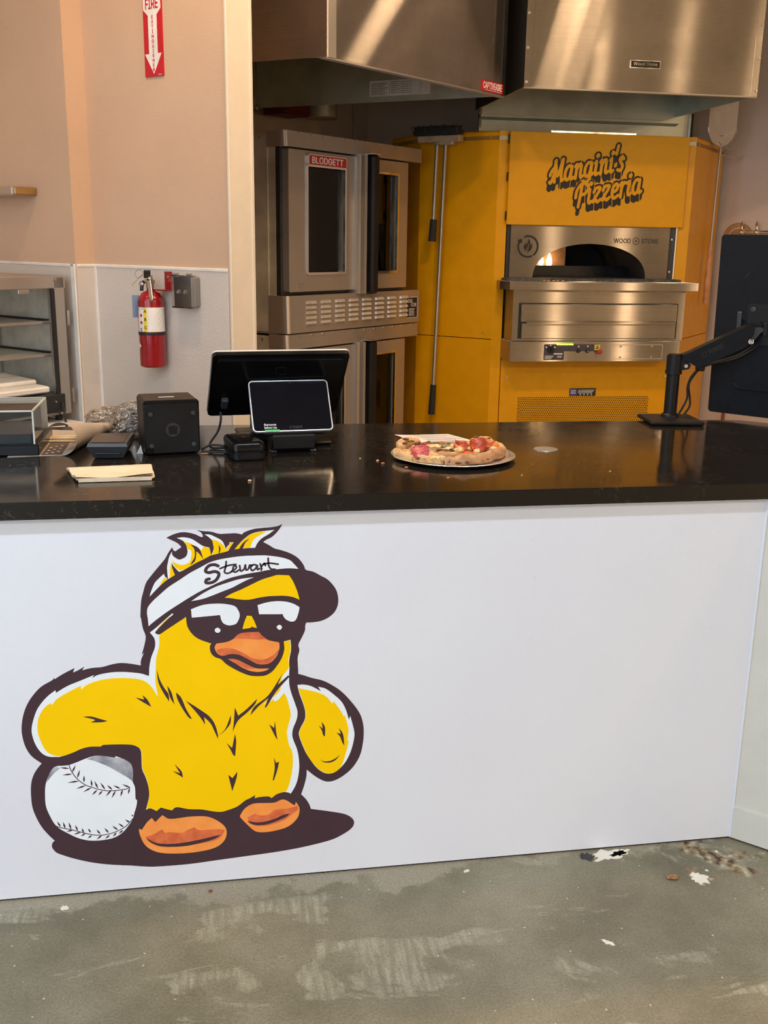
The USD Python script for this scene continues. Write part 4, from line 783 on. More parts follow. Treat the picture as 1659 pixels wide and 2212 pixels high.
part(t, 'inspection_mark', on_label([pxz(sg.Polygon([(-.062+VA, 1.03), (-.044+VA, 1.018), (-.062+VA, 1.006)]), -.0008, 0)]), WHINK, smooth=False)
BR = mat('nickel_valve', (.55, .50, .42), .25, 1.0)
part(t, 'valve', cat(mv(lathe([(0, 1.236), (.015, 1.236), (.016, 1.262), (.011, 1.27), (.011, 1.285), (0, 1.285)], 18), X, Y), cyl((X-.012, Y-.01, 1.262), (X+.03, Y-.01, 1.262), .009, 12)), BR)
part(t, 'carry_handle', cat(mv(bx(-.010, .010, -.003, .003, -.075, .0, .002), X+.020, Y-.022, 1.268, rx=-8, ry=-16), mv(blob(.0105, 0, 0, 1, 2, (1, .4, 1)), X+.040, Y-.033, 1.198)), BR)
part(t, 'squeeze_lever', mv(bx(-.013, .013, -.003, .003, 0, .040, .004), X-.004, Y-.010, 1.274, rx=38, rz=50), mat('black_lever', (.03, .03, .028), .3))
part(t, 'pull_pin', cat(mv(trimesh.creation.torus(.016, .0011, 26, 6), X-.028, Y-.03, 1.290, rx=70, rz=20), tube([(X-.060, Y-.04, 1.245), (X-.02, Y-.02, 1.288)], .0014, 5)), CHROME)
part(t, 'pressure_gauge', mv(front(lathe([(0, 0), (.012, 0), (.012, .008), (.009, .010), (0, .010)], 18)), X-.024, Y-.018, 1.252), CHROME)
part(t, 'nozzle', tube(spline([(X-.014, Y-.016, 1.262), (X-.022, Y-.02, 1.25), (X-.020, Y-.026, 1.228)], 4), .0075, 8), RUBBER)
part(t, 'blue_tag', mv(bx(-.016, .010, -.0008, .0008, -.085, 0, .0006), X-.036, Y-.040, 1.210, rz=48), mat('tag_blue', (.16, .23, .36), .6))
t = E('extinguisher_bracket', 'red wall bracket holding the fire extinguisher', 'bracket')
part(t, 'plate', bx(-.345, -.303, -.009, -.0038, 1.230, 1.300, .002), RS)
part(t, 'arm', cat(bx(-.360, -.303, -.055, -.004, 1.228, 1.233, .001)), RS)
part(t, 'screw', cyl((-.322, -.011, 1.280), (-.322, -.008, 1.280), .006, 10), SCREW)

t = thing('light_switch', 'grey weatherproof double switch box beside the fire extinguisher', 'switch', (P3[0]+.014*S2, P3[1]-.014*S2, 0), -45)
BOXG = mat('switch_box_grey', (.24, .22, .20), .5, var=.08)
part(t, 'back_box', bx(-.270, -.168, -.038, -.0045, 1.172, 1.286, .006), BOXG)
part(t, 'face_plate', bx(-.264, -.174, -.042, -.038, 1.180, 1.278, .003), BOXG)
for x in (-.239, -.203):
    part(t, 'switch_collar', mv(front(lathe([(0, 0), (.014, 0), (.014, .003), (.009, .004), (0, .004)], 18)), x, -.042, 1.228), mat('switch_dark', (.22, .21, .20), .5))
    part(t, 'toggle', mv(bx(-.004, .004, -.014, 0, -.009, .009, .002), x, -.043, 1.226, rx=-25), GREYINK)
part(t, 'cover', cat(pxz(ring(rrect(-.274, -.164, 1.168, 1.290, .006), .006), -.054, -.034)), glass('smoked_cover', (.97, .96, .95), .05, 1.4))
part(t, 'cover_window', bx(-.269, -.169, -.056, -.0535, 1.173, 1.285), glass('smoked_cover', None))
part(t, 'cover_hinge', cat(cyl((-.266, -.046, 1.294), (-.242, -.046, 1.294), .005, 10), cyl((-.196, -.046, 1.294), (-.172, -.046, 1.294), .005, 10)), BOXG)

t = thing('wall_shelf', 'steel shelf rail on the tan wall at far left', 'shelf', (F1[0], F1[1], 0), -52)
part(t, 'board', bx(-1.2, -.272, -.105, -.001, 1.583, 1.619, .006), STEEL2)
part(t, 'end_cap', bx(-.274, -.258, -.100, -.001, 1.586, 1.617, .004), mat('brass_cap', (.42, .25, .09), .4, .6))

cabinet = t = thing('display_cabinet', 'steel framed glass cabinet with wire shelves against the tan wall', 'cabinet', (-.575, 2.29, 0), 45)
CX0, CD = -.62, .46
for x in (-.030, CX0): part(t, 'front_post', bx(x, x+.052, 0, .045, .715, 1.268, .003), STEEL2)
for x in (.008, CX0): part(t, 'rear_post', bx(x, x+.014, CD-.03, CD, .715, 1.268), STEEL2)
part(t, 'header', bx(CX0, .028, 0, .05, 1.222, 1.272, .003), STEEL2)
part(t, 'roof', bx(CX0, .022, .05, CD, 1.262, 1.272), STEEL2)
part(t, 'side_wall', bx(.012, .022, .045, CD-.03, .715, 1.262), CABIN)
part(t, 'back_wall', bx(CX0, .012, CD-.012, CD, .715, 1.262), CABIN)
part(t, 'base', bx(CX0, .022, 0.05, CD, .705, .725), STEEL2)
part(t, 'door_strip', bx(-.046, -.030, -.004, .006, .735, 1.222), INK)
for z in (1.175, .86): part(t, 'hinge', cyl((.030, -.004, z-.10), (.030, -.004, z-.04), .005, 10), CHROME)
for z in (1.086, .955):
    s_ = part(t, 'shelf', cat(bx(CX0+.06, -.006, .030, .046, z-.004, z+.008, .002)), STEEL2)
    part(s_, 'wire_mesh', cat([tube([(x, .04, z), (x, CD-.03, z)], .0016, 4) for x in np.linspace(CX0+.06, -.008, 34)]+[tube([(CX0+.05, y, z-.003), (-.006, y, z-.003)], .0022, 4) for y in (.12, .22, .32, CD-.035)]), GALV)
    part(s_, 'side_rail', bx(-.006, .004, .04, CD-.03, z-.002, z+.010), INK)
part(t, 'drawer', bx(CX0+.05, -.010, -.006, .30, .725, .800, .003), DARKIN)
for x, z in ((-.062, .772), (-.030, .752)): part(t, 'screw', cyl((x, -.012, z), (x, -.005, z), .005, 8), SCREW)
part(t, 'top_screw', cyl((-.022, -.005, 1.258), (-.022, .001, 1.258), .005, 8), SCREW)
part(t, 'latch', bx(-.20, -.15, -.008, .002, 1.205, 1.222, .002), STEEL2)
for x in (-.60, .0):
    for y in (.06, .42): part(t, 'foot', cyl((x, y, .682), (x, y, .706), .014, 10), RUBBER)
t = thing('folded_sheet', 'folded white sheet lying on the bottom of the glass cabinet', 'sheet', (-.575, 2.29, 0), 45)
part(t, 'sheet', cat(mv(bx(-.46, -.055, .03, .20, 0, .026, .006), 0, 0, .8025, rx=3), mv(bx(-.44, -.065, .10, .34, 0, .018, .006), 0, 0, .829, rx=3)), WHITE)
t = thing('work_table', 'low white work table under the glass cabinet', 'table', (-.575, 2.29, 0), 45)
part(t, 'tabletop', bx(-1.1, .035, -.06, .50, .650, .682, .003), WHITE)
for x in (-1.06, -.01):
    for y in (-.03, .46): part(t, 'leg', bx(x-.02, x+.02, y-.02, y+.02, 0, .65), STEEL2)
part(cabinet, 'power_cord', tube(spline([(-.030, -.010, .765), (-.034, -.022, .74), (-.052, -.05, .70), (-.060, -.068, .66), (-.062, -.07, .45)], 6), .005, 8), RUBBER)

# ------------------------------------------------------------------ things standing on the counter
T0 = 0.914
def thin(P, t):
    """Closed thin sheet from a grid of points."""
    P = np.array(P, float); a, b = P.shape[:2]; du = np.gradient(P, axis=0); dv = np.gradient(P, axis=1); n = np.cross(du, dv); n /= np.linalg.norm(n, axis=2, keepdims=True)+1e-12
    V = np.vstack([(P+n*t/2).reshape(-1, 3), (P-n*t/2).reshape(-1, 3)]); F = []; k = a*b
    for i in range(a-1):
        for j in range(b-1):
            q = [i*b+j, (i+1)*b+j, (i+1)*b+j+1, i*b+j+1]; F += [(q[0], q[1], q[2]), (q[0], q[2], q[3])]; F += [(k+q[0], k+q[2], k+q[1]), (k+q[0], k+q[3], k+q[2])]
    rim = [(i, 0) for i in range(a)]+[(a-1, j) for j in range(1, b)]+[(i, b-1) for i in range(a-2, -1, -1)]+[(0, j) for j in range(b-2, 0, -1)]
    for (i, j), (i2, j2) in zip(rim, rim[1:]+rim[:1]):
        p_, q_ = i*b+j, i2*b+j2; F += [(p_, k+p_, k+q_), (p_, k+q_, q_)]
    m = trimesh.Trimesh(V, F, process=False); m.fix_normals(); return m
def quad_grid(c, nu, nv, f):
    c = [np.array(q, float) for q in c]; G = np.zeros((nu, nv, 3))
    for i in range(nu):
        for j in range(nv):
            u, v = i/(nu-1), j/(nv-1); q = c[0]*(1-u)*(1-v)+c[1]*u*(1-v)+c[2]*u*v+c[3]*(1-u)*v; G[i, j] = (q[0], q[1], T0+f(u, v))
    return G

# napkins
t = thing('napkin_stack', 'folded tan paper napkins lying at the counter front edge', 'napkin')
NAPK = mat('kraft_napkin', (.72, .58, .40), .85, col2=(.80, .66, .47), scale=22, bump=.0006, bscale=300)
nc = [(-.317, .257), (-.134, .278), (-.121, .153), (-.283, .139)]
def nap(k, dx, dy, h, curl):
    def f(u, v): return h+.002*math.sin(5*u+k)*v+.0016*math.sin(9*v+2*k)+curl*(v**4)*(.6+.4*math.cos(6*u))-.003*max(0, v-.93)*8*max(0, .2-u)
    return thin(quad_grid([(a+dx, b+dy) for a, b in nc], 26, 18, f), .0008)
for k, a in enumerate([(0.0, 0.0, .0030, .002), (.002, .003, .0048, .003), (-.002, .002, .0068, .003), (.0, -.001, .0088, .003)]): part(t, 'napkin_layer', nap(k, *a), NAPK)
part(t, 'napkin_fold', thin([[(x, .1385+.009*x+.035*(x+.283)-.012*(w-.5)**2*0, T0+.0012+.0085*w) for w in np.linspace(0, 1, 5)] for x in np.linspace(-.279, -.125, 14)], .0008), NAPK)

# acrylic box
t = thing('display_box', 'clear acrylic display case on black base at the left end of the counter', 'display case', (-.403, .435, T0))
part(t, 'base', bx(-.30, 0, 0, .232, 0.0012, .028, .002), BLACKG)
part(t, 'plinth', bx(-.288, -.018, .016, .216, .028, .050, .001), BLACKG)
for nm, a in (('side', (-.012, -.009, .008, .224, .028, .106)), ('side', (-.294, -.291, .008, .224, .028, .106)), ('pane', (-.291, -.012, .008, .011, .028, .106)), ('pane', (-.291, -.012, .221, .224, .028, .106)), ('lid', (-.294, -.009, .008, .224, .106, .109))):
    part(t, nm, bx(*a), ACRYL)
EDGE = mat('acrylic_edge', (.62, .66, .60), .2, var=.05)
part(t, 'edge_strip', cat(bx(-.0125, -.0088, .0078, .0112, .028, .106), bx(-.0125, -.0088, .221, .2243, .028, .106), bx(-.0125, -.0088, .0112, .2208, .1055, .1093), bx(-.2942, -.0125, .0077, .0113, .1055, .1093), bx(-.2942, -.0125, .2208, .2243, .1062, .1093)), EDGE, smooth=False)

# menu sheet curling up beside it
t = thing('menu_sheet', 'large paper menu sheet, one corner curled up beside the acrylic case', 'menu')
A0, A1 = np.array((-.352, .432, 0)), np.array((-.272, .765, 0))
G = []
for s in np.linspace(0, 1, 26):
    A = A0*(1-s)+A1*s; r = .040*(1-s)+.010*s; row = [(-.475+.01*s, A[1]-.010*(1-s)+.03*s, T0+.0006)]
    row += [(A[0]-.06*(1-w), A[1], T0+.0006) for w in np.linspace(0, 1, 4)]
    for ph in np.linspace(-90, 132-22*s, 16)[1:]:
        a = math.radians(ph); row.append((A[0]+r*math.cos(a)*.95, A[1]+.004*math.sin(a), T0+.0006+r+r*math.sin(a)))
    G.append(row)
part(t, 'sheet', thin(G, .0007), mat('menu_paper', (.40, .33, .27), .8, col2=(.46, .38, .31), scale=9, bump=.0004, bscale=300))
part(t, 'printed_panel', cat(thin([[(x, y, T0+.0013) for y in np.linspace(.44, .60, 6)] for x in np.linspace(-.40, -.352, 5)], .0003)), mat('menu_print', (.10, .065, .045), .6))
part(t, 'menu_lettering', cat(*[bx(-.392+.012*(k % 3), -.386+.012*(k % 3), .455+.012*k, .461+.012*k, T0+.0014, T0+.0018) for k in range(9)]), WHINK, smooth=False, kind='stuff')
SK = mat('pale_stick_wood', (.70, .52, .28), .6, col2=(.80, .63, .38), scale=40)
for k in range(5):
    solo('wooden_stick', 'pale wooden stick in the curled menu sheet, ' + ('nearest the front', 'second from the front', 'in the middle of five', 'second from the back', 'nearest the back')[k], 'stick', mv(bx(-.055, .055, -.0035, .0035, 0, .005, .001), -.392, .600+.0105*k, T0+.0016+.0055*(k % 2), rz=-2+1.5*k), SK, group='wooden sticks in the menu sheet')

# crumpled clear wrap, with a tin in one of them
WRAPM = glass('cellophane', (.93, .91, .88), .10, 1.5, bump=.030, bscale=38, extra=.16)
FILL = mat('wrapped_cloth', (.34, .29, .24), .8, col2=(.50, .43, .36), scale=22)
def crumple(r, seed, sc, amp=.30, fr=4.2):
    m = blob(r, seed, amp, fr, 4, sc, 5); v = m.vertices; v[:, 2] = np.maximum(v[:, 2], -.55*r*sc[2]); m.vertices = v; return m
t = thing('wrapped_bundle', 'low crumpled bundle in clear wrap behind the curled menu sheet', 'bundle', (-.262, .832, T0))
part(t, 'wrap', mv(crumple(.055, 11, (1.35, .9, .62)), 0, 0, .0195), WRAPM, smooth=False)
part(t, 'contents', mv(crumple(.043, 12, (1.3, .8, .42), .2), 0, 0, .0115), FILL)
t = thing('wrapped_tin', 'metal tin inside crumpled clear wrap behind the black printer', 'tin', (-.190, .690, T0))
part(t, 'tin', mv(lathe([(0, .006), (.043, .006), (.045, .010), (.045, .058), (.047, .060), (.045, .062), (.042, .062), (.042, .012), (0, .012)], 36), 0, 0, 0), CHROME)
part(t, 'wrap', mv(crumple(.062, 15, (1.15, .95, .95), .22), 0.002, 0, .033), WRAPM, smooth=False)
t = thing('plastic_bag', 'tall crumpled clear plastic bag standing at the back edge behind the printer', 'bag', (-.118, .815, T0))
part(t, 'bag', mv(crumple(.060, 19, (1.3, .8, .95), .24), 0, 0, .0315), WRAPM, smooth=False)

# card terminal
t = thing('card_terminal', 'dark grey card terminal lying between the menu sheet and black printer', 'card reader', (-.234, .440, T0), -4)
H8 = lambda z0, w0, a0, b0, z1a, z1b, w1, a1, b1: trimesh.convex.convex_hull(np.array([(s*(w0-e), a0+(.005-e if e else .005)*0, z0) for s in (-1, 1) for e in (0,)]+[(s*w0, b0, z0) for s in (-1, 1)]+[(s*w1, a1, z1a) for s in (-1, 1)]+[(s*w1, b1, z1b) for s in (-1, 1)]))
part(t, 'body', H8(.002, .0345, -.052, .060, .031, .032, .0475, -.066, .070), DKGREY)
part(t, 'base_pad', H8(.0002, .031, -.048, .056, .004, .004, .034, -.050, .058), BLACK)
part(t, 'upper_shell', H8(.0312, .0478, -.0665, .0705, .0385, .0400, .0445, -.0625, .067), DKGREY)
part(t, 'screen', H8(.0386, .0365, -.050, .063, .0395, .0408, .036, -.049, .062), BLACKG)
part(t, 'screen_rim', cat(bx(-.042, .042, -.0605, -.0505, .0375, .0394, .0005)), BLACK)
part(t, 'card_slot', mv(bx(-.029, .029, -.003, .002, -.0016, .0016, .0008), 0, -.0575, .0125, rx=-26), INK)
part(t, 'slot_mark', mv(pxz(sg.Polygon([(-.005, .002), (.005, .002), (0, -.001)]), -.001, 0), 0, -.0625, .0235, rx=-26), BLACK)

# receipt printer on its side
t = thing('receipt_printer', 'black cube receipt printer with four round feet facing the front', 'printer', (-.153, .408, T0), 10.7)
part(t, 'body', bx(0, .134, 0, .128, .002, .134, .006), BLACK)
part(t, 'front_plate', pxz(rrect(.004, .130, .006, .118, .006), -.002, .001), BLACK)
part(t, 'top_ridge', bx(.001, .133, -.0005, .010, .122, .1335, .004), BLACKG)
for x in (.016, .118):
    for z in (.024, .101): part(t, 'foot', mv(front(lathe([(0, 0), (.0055, 0), (.0055, .0022), (.0045, .003), (0, .003)], 18)), x, -.002, z), DKGREY)
part(t, 'emblem_disc', pxz(disc(.068, .062, .017, 8), -.0026, -.0018), mat('emblem_grey', (.022, .022, .022), .5))
part(t, 'emblem', pxz(sg.Polygon([(.059, .052), (.059, .062), (.057, .066), (.060, .071), (.076, .071), (.079, .066), (.077, .062), (.077, .052)]).buffer(.001), -.0030, -.0024), BLACK)
part(t, 'paper_slot', bx(.044, .082, .050, .056, .1335, .1346), WHINK)
part(t, 'clip', bx(.004, .020, -.004, .0, .004, .020, .002), BLACKG)

# payment terminal seen from behind
psi, lean = 6.5, 41.2
t = thing('payment_terminal', 'large black point of sale screen seen from behind with pale top edge', 'point of sale terminal', (.167, .605, T0), psi)
def tilt(m, z0, a): return mv(m, 0, 0, z0, rx=a)
w, hh = .342, .229
part(t, 'back_shell', tilt(cat(pxz(rrect(-w/2, w/2, 0, hh, .012), .0, .010), pxz(rrect(-w/2+.012, w/2-.012, .012, hh-.012, .010), -.010, .0)), .067, lean), BLACKG)
part(t, 'pale_bezel', tilt(pxz(ring(rrect(-w/2-.001, w/2+.001, -.001, hh+.001, .012), .006), .0102, .0145), .067, lean), mat('pale_bezel', (.58, .55, .52), .35))
part(t, 'screen', tilt(bx(-w/2+.006, w/2-.006, .0105, .014, .006, hh-.006), .067, lean), BLACKG)
part(t, 'emblem', tilt(pxz(ring(rrect(-.014, .014, .165, .193, .006), .003), -.0108, -.0098), .067, lean), BLACK)
part(t, 'stand_neck', tilt(bx(-.05, .05, -.004, .045, -.02, .10, .006), .067, lean-30), BLACK)
part(t, 'stand_base', bx(-.085, .085, -.035, .125, .001, .012, .004), BLACK)
part(t, 'stand_column', bx(-.05, .05, .010, .075, .012, .085, .008), BLACK)
part(t, 'port_plug', tilt(cat(bx(-.142, -.124, -.024, -.010, .052, .086, .003)), .067, lean), DKGREY)
part(t, 'camera_dot', tilt(bx(-.160, -.156, -.0006, .001, .14, .144), .067, lean), CHROME)
# customer screen
t = thing('customer_display', 'small black customer screen with silver rim standing before the point of sale screen', 'display', (.207, .423, T0), 5.6)
cl = -34.1; w, hh = .202, .140
part(t, 'rim', tilt(pxz(ring(rrect(-w/2, w/2, 0, hh, .011), .0032), -.001, .008), .053, cl), mat('silver_rim', (.72, .72, .70), .3, .8))
part(t, 'screen', tilt(pxz(rrect(-w/2+.003, w/2-.003, .003, hh-.003, .008), -.0004, .004), .053, cl), mat('dark_screen', (.004, .004, .007), .10, spec=.3, rvar=.02))
part(t, 'back_shell', tilt(pxz(rrect(-w/2+.002, w/2-.002, .002, hh-.002, .010), .004, .014), .053, cl), BLACK)
part(t, 'lower_lip', tilt(bx(-.075, .080, .001, .012, -.006, .004, .003), .053, cl), BLACK)
part(t, 'film_tag', tilt(bx(-.071, -.035, -.0014, -.0006, .0004, .0058), .053, cl), mat('green_tag', (.10, .62, .17), .5))
part(t, 'film_lettering', tilt(cat(txt('Remove', .0058, -.072, .0165, -.0006, depth=.0004, bold=True), txt('Before Use', .0058, -.072, .0085, -.0006, width=.031, depth=.0004, bold=True)), .053, cl), WHINK, smooth=False)
part(t, 'maker_mark', tilt(cat(txt('toast', .0075, -.001, .0085, -.0006, depth=.0004), pxz(ring(rrect(-.0095, -.003, .0085, .0145, .002), .0010), -.0009, -.0005)), .053, cl), DKGREY, smooth=False)
part(t, 'camera_dot', tilt(bx(.004, .006, -.0008, -.0003, .131, .133), .053, cl), DKGREY)
part(t, 'stand', pyz(sg.Polygon([(.012, .003), (.0, .012), (.0, .040), (.018, .060), (.060, .085), (.075, .075), (.080, .003)]).buffer(.003), -.052, .052), BLACK)
part(t, 'stand_barrel', cat(cyl((-.055, .028, .031), (.055, .028, .031), .027, 26)), BLACK)
for x in (-.05, .05): part(t, 'stand_foot', bx(x-.008, x+.008, -.002, .02, .0003, .006, .002), DKGREY)
part(t, 'rear_arm', bx(.05, .115, .075, .125, .002, .010, .003), BLACK)

# tap to pay puck
t = thing('payment_puck', 'black rounded tap payment puck to the left of the customer screen', 'card reader', (.083, .402, T0), 8)
pk = lambda x, y0, y1: sg.box(-x+.014, y0+.014, x-.014, y1-.014).buffer(.014, quad_segs=6)
part(t, 'lower_body', cat(pxy(pk(.037, -.072, .068), .002, .022), pxy(pk(.040, -.075, .071), .006, .018)), BLACK)
part(t, 'upper_body', trimesh.convex.convex_hull(np.vstack([np.c_[np.array(pk(.040, -.075, .071).exterior.coords)*k, np.full(len(pk(.040, -.075, .071).exterior.coords), z)] for k, z in ((1, .0235), (1.0, .034), (.94, .041), (.80, .0445))])), BLACKG)
part(t, 'top_pad', pxy(pk(.026, -.045, .050), .0443, .0450), BLACKG)
part(t, 'emblem', cat(pxy(rrect(-.006, .006, -.006, .006, .002), .0449, .0453)), DKGREY)
part(t, 'status_light', cat(*[mv(blob(.0018, 0, 0, 1, 1, (1, 1, .6)), x, -.070, .0355) for x in (-.006, .008)]), CHROME)

# cables between the devices
def cable(name, label, P, r=.0028): solo(name, label, 'cable', tube(spline(P, 8), r, 8), RUBBER, group='cables between printer, puck and screen')
cable('cable', 'black cable looping down from the back of the large screen to the payment puck', [(.030, .497, 1.005), (.030, .490, .985), (.022, .500, .955), (.002, .500, .925), (.006, .482, .9175), (.03, .475, .918), (.052, .463, .920)])
cable('cable', 'black cable running from the printer to the payment puck, uppermost of the pair', [(-.018, .452, .920), (.0, .468, .926), (.02, .462, .928), (.046, .448, .926)])
cable('cable', 'black cable lying on the counter between printer and payment puck, lower of the pair', [(-.018, .440, .9175), (.0, .432, .9175), (.02, .425, .9175), (.044, .420, .9175)])
t = thing('orange_scrap', 'tiny orange scrap caught under the cables beside the printer', 'scrap')
part(t, 'scrap', mv(bx(-.008, .008, -.004, .004, 0, .002, .0005), -.012, .420, T0+.0005, rz=20), mat('orange_scrap', (.62, .25, .07), .6))
solo('paper_corner', 'small white folded paper corner standing behind the left side of the printer', 'paper', mv(pxz(sg.Polygon([(0, 0), (.016, 0), (.011, .022)]), 0, .0008), -.176, .440, T0), WHITE)

# paper under the pizza tray
t = thing('paper_sheet', 'white paper sheet lying behind the pizza tray', 'paper')
part(t, 'sheet', thin(quad_grid([(.498, .625), (.650, .633), (.735, .440), (.560, .430)], 14, 14, lambda u, v: .0006+.010*max(0, .35-u)**1.5*(1-v)), .0005), mat('white_paper', (.66, .60, .57), .7))
part(t, 'print', cat(*[bx(.548+.004*k, .655+.003*k-.02*(k % 2), .612-.013*k, .615-.013*k, T0+.0012, T0+.0015) for k in range(8)]), mat('faint_print', (.45, .41, .39), .7), kind='stuff')

# pizza tray and slices
TC = (.590, .326)
t = thing('pizza_tray', 'round aluminium pizza tray on the black counter', 'tray', (TC[0], TC[1], T0))
part(t, 'pan', lathe([(0, .0035), (.128, .0035), (.139, .008), (.151, .0105), (.153, .0095), (.140, .006), (.129, .001), (0, .001)], 64), mat('aluminium', (.80, .79, .77), .30, .9, var=.05))
def dough_mat(name, a, b, c, sc):
    nodes = {'tc': ('texture_coordinate', {}), 'n': ('noise_texture', {'scale': sc, 'detail': 7.0, 'roughness': .65}), 'r': ('rgb_ramp', {'ramp': [(0.33, a), (0.5, b), (0.68, c)]}), 'n2': ('noise_texture', {'scale': sc*2.6, 'detail': 3.0}), 'm': ('rgb_ramp', {'ramp': [(.63, (0, 0, 0)), (.70, (1, 1, 1))]}), 'x': ('mix', {'color2': (.055, .026, .014)}),
             'bn': ('noise_texture', {'scale': 260.0, 'detail': 4.0}), 'b': ('bump', {'strength': 1.0, 'distance': .0012}), 'p': ('principled_bsdf', {'roughness': .68})}
    L = [('tc.object', 'n.vector'), ('n.fac', 'r.fac'), ('tc.object', 'n2.vector'), ('n2.fac', 'm.fac'), ('r.color', 'x.color1'), ('m.color', 'x.fac'), ('x.color', 'p.base_color'), ('tc.object', 'bn.vector'), ('bn.fac', 'b.height'), ('b.normal', 'p.normal')]
    return usdkit.material(stage, '/World/Looks/'+name, nodes, L, surface='p.BSDF')
CRUST = dough_mat('baked_crust', (.50, .26, .10), (.64, .40, .19), (.36, .16, .06), 40)
CRUSTF = dough_mat('floury_crust', (.54, .31, .16), (.45, .24, .11), (.32, .16, .08), 55)
CHEESE = mat('melted_cheese', (.76, .60, .33), .35, col2=(.62, .36, .14), scale=60, bump=.002, bscale=140)
SAUCE = mat('tomato_sauce', (.48, .075, .022), .35, col2=(.62, .17, .04), scale=50, bump=.002, bscale=150)
SALAMI = mat('salami', (.42, .055, .075), .35, col2=(.58, .17, .15), scale=170, ramp=(.5, .7), bump=.0005, bscale=200)
SALAMID = mat('baked_salami', (.40, .055, .022), .32, col2=(.56, .13, .06), scale=130, ramp=(.5, .7), bump=.001, bscale=160)
OLIVE = mat('olive_greens', (.10, .095, .035), .45, col2=(.24, .20, .09), scale=60)
CHAR = mat('charred_bits', (.05, .018, .009), .6, col2=(.16, .05, .02), scale=60)
def crust(P, r, seed, squash=.85):
    Q = spline(P, 7); k = len(Q); e = np.sin(np.linspace(.22, math.pi-.22, k))**.35
    m = tube(Q, np.full(k, r)*e, 16); v = m.vertices; n = meshkit.fbm(v*42+seed, 3, seed)-.5; c = Q[np.argmin(((v[:, None]-Q[None])**2).sum(2), 1)]
    n = n+.7*(meshkit.fbm(v*110+seed, 2, seed+4)-.5); v = c+(v-c)*(1+.75*n)[:, None]*np.array([1, 1, squash]); m.vertices = v; m.vertices[:, 2] = np.maximum(m.vertices[:, 2], .0042); return m
def wedge(P, h, seed):
    g = sg.Polygon(smooth_outline(P, 60)).buffer(0); m = pxy(g, 0.0, h).subdivide().subdivide().subdivide(); v = m.vertices; top_ = v[:, 2] > h*.5
    v[top_, 2] += .008*(meshkit.fbm(v[top_]*np.array([60, 60, 0])+seed, 3, seed)-.4); v[:, 2] += .0042; m.vertices = v; return m
def slab_disc(r, h, seed, bend=0.0):
    m = trimesh.creation.cylinder(r, h, sections=26).subdivide().subdivide(); v = m.vertices; v[:, 2] += bend*(v[:, 0]**2/r)+.0015*np.sin(v[:, 1]*200+seed); m.vertices = v; return m
def bit(p_, nm, x, y, z, r, m, seed, sc=(1, 1, .6), amp=.35): part(p_, nm, mv(blob(r, seed, amp, 2.6, 2, sc), x, y, z, rz=seed*47), m)
def slice_(label):
    q = thing('pizza_slice', label, 'pizza slice', (TC[0], TC[1], T0), group='pizza slices on the tray'); UsdGeom.Xformable(stage.GetPrimAtPath(q)).AddScaleOp().Set(Gf.Vec3f(.96, .96, 1)); return q
# back left slice: puffed rim at the left, browned toppings
s = slice_('pizza slice at the back left with tall pale puffed rim and browned toppings')
part(s, 'rim', crust([(-.128, .030, .016), (-.120, .062, .0205), (-.092, .092, .019), (-.066, .106, .012)], .0165, 3, 1.05), CRUST)
part(s, 'base', wedge([(-.125, .03), (-.105, .08), (-.06, .10), (.045, .040), (.055, .015), (-.02, .008)], .010, 5), CRUST)
part(s, 'cheese', wedge([(-.105, .035), (-.09, .07), (-.05, .082), (.03, .038), (.02, .020), (-.03, .014)], .014, 8), CHEESE)
for k, (x, y) in enumerate([(-.062, .062), (-.048, .078), (-.030, .058), (-.018, .066), (.000, .050), (-.070, .045), (.014, .044), (-.044, .052), (-.078, .070)]): bit(s, 'bacon_bit', x, y, .0225, .0075, CHAR if k % 3 else SALAMID, 20+k, (1.5, 1, .6), .5)
for k, (x, y) in enumerate([(-.036, .034), (-.012, .032), (.006, .030), (-.02, .046), (-.050, .030)]): bit(s, 'artichoke', x, y, .0215, .0105, OLIVE if k % 2 else CHEESE, 30+k, (1.4, 1, .6), .45)
for k, (x, y) in enumerate([(-.068, .052), (-.055, .036)]): bit(s, 'pepper', x, y, .0225, .009, SAUCE, 40+k, (1.6, .8, .5))
for k, (x, y, z) in enumerate([(-.112, .064, .036), (-.100, .052, .032), (-.118, .040, .030)]): bit(s, 'char_spot', x, y, z, .0065, CHAR, 45+k, (1.5, .9, .35))
# front left slice with magenta salami
s = slice_('pizza slice at the front left with one large pink salami disc')
part(s, 'rim', crust([(-.144, .022, .011), (-.146, -.008, .0125), (-.134, -.040, .0125), (-.116, -.064, .010)], .0128, 7, .95), CRUST)
part(s, 'base', wedge([(-.143, .015), (-.128, -.05), (-.105, -.072), (-.055, -.102), (-.046, -.100), (-.035, -.020), (-.09, .02)], .009, 9), CRUST)
part(s, 'cheese', wedge([(-.122, .004), (-.118, -.045), (-.094, -.066), (-.055, -.090), (-.050, -.03), (-.09, .008)], .0125, 12), CHEESE)
part(s, 'salami', mv(slab_disc(.0235, .003, 2, .4), -.096, -.046, .0235, rx=32, ry=-8), SALAMI)
for k, (x, y) in enumerate([(-.062, -.056), (-.052, -.086), (-.066, -.080), (-.050, -.100), (-.122, .004), (-.126, -.03), (-.058, -.066), (-.070, -.044)]): bit(s, 'cheese_lump', x, y, .0165, .0095, CHEESE if k % 3 else CRUST, 60+k, (1.4, 1, .55), .5)
for k, (x, y) in enumerate([(-.108, -.076), (-.118, -.058)]): bit(s, 'char_spot', x, y, .0145, .005, CHAR, 66+k, (1.5, 1, .5))
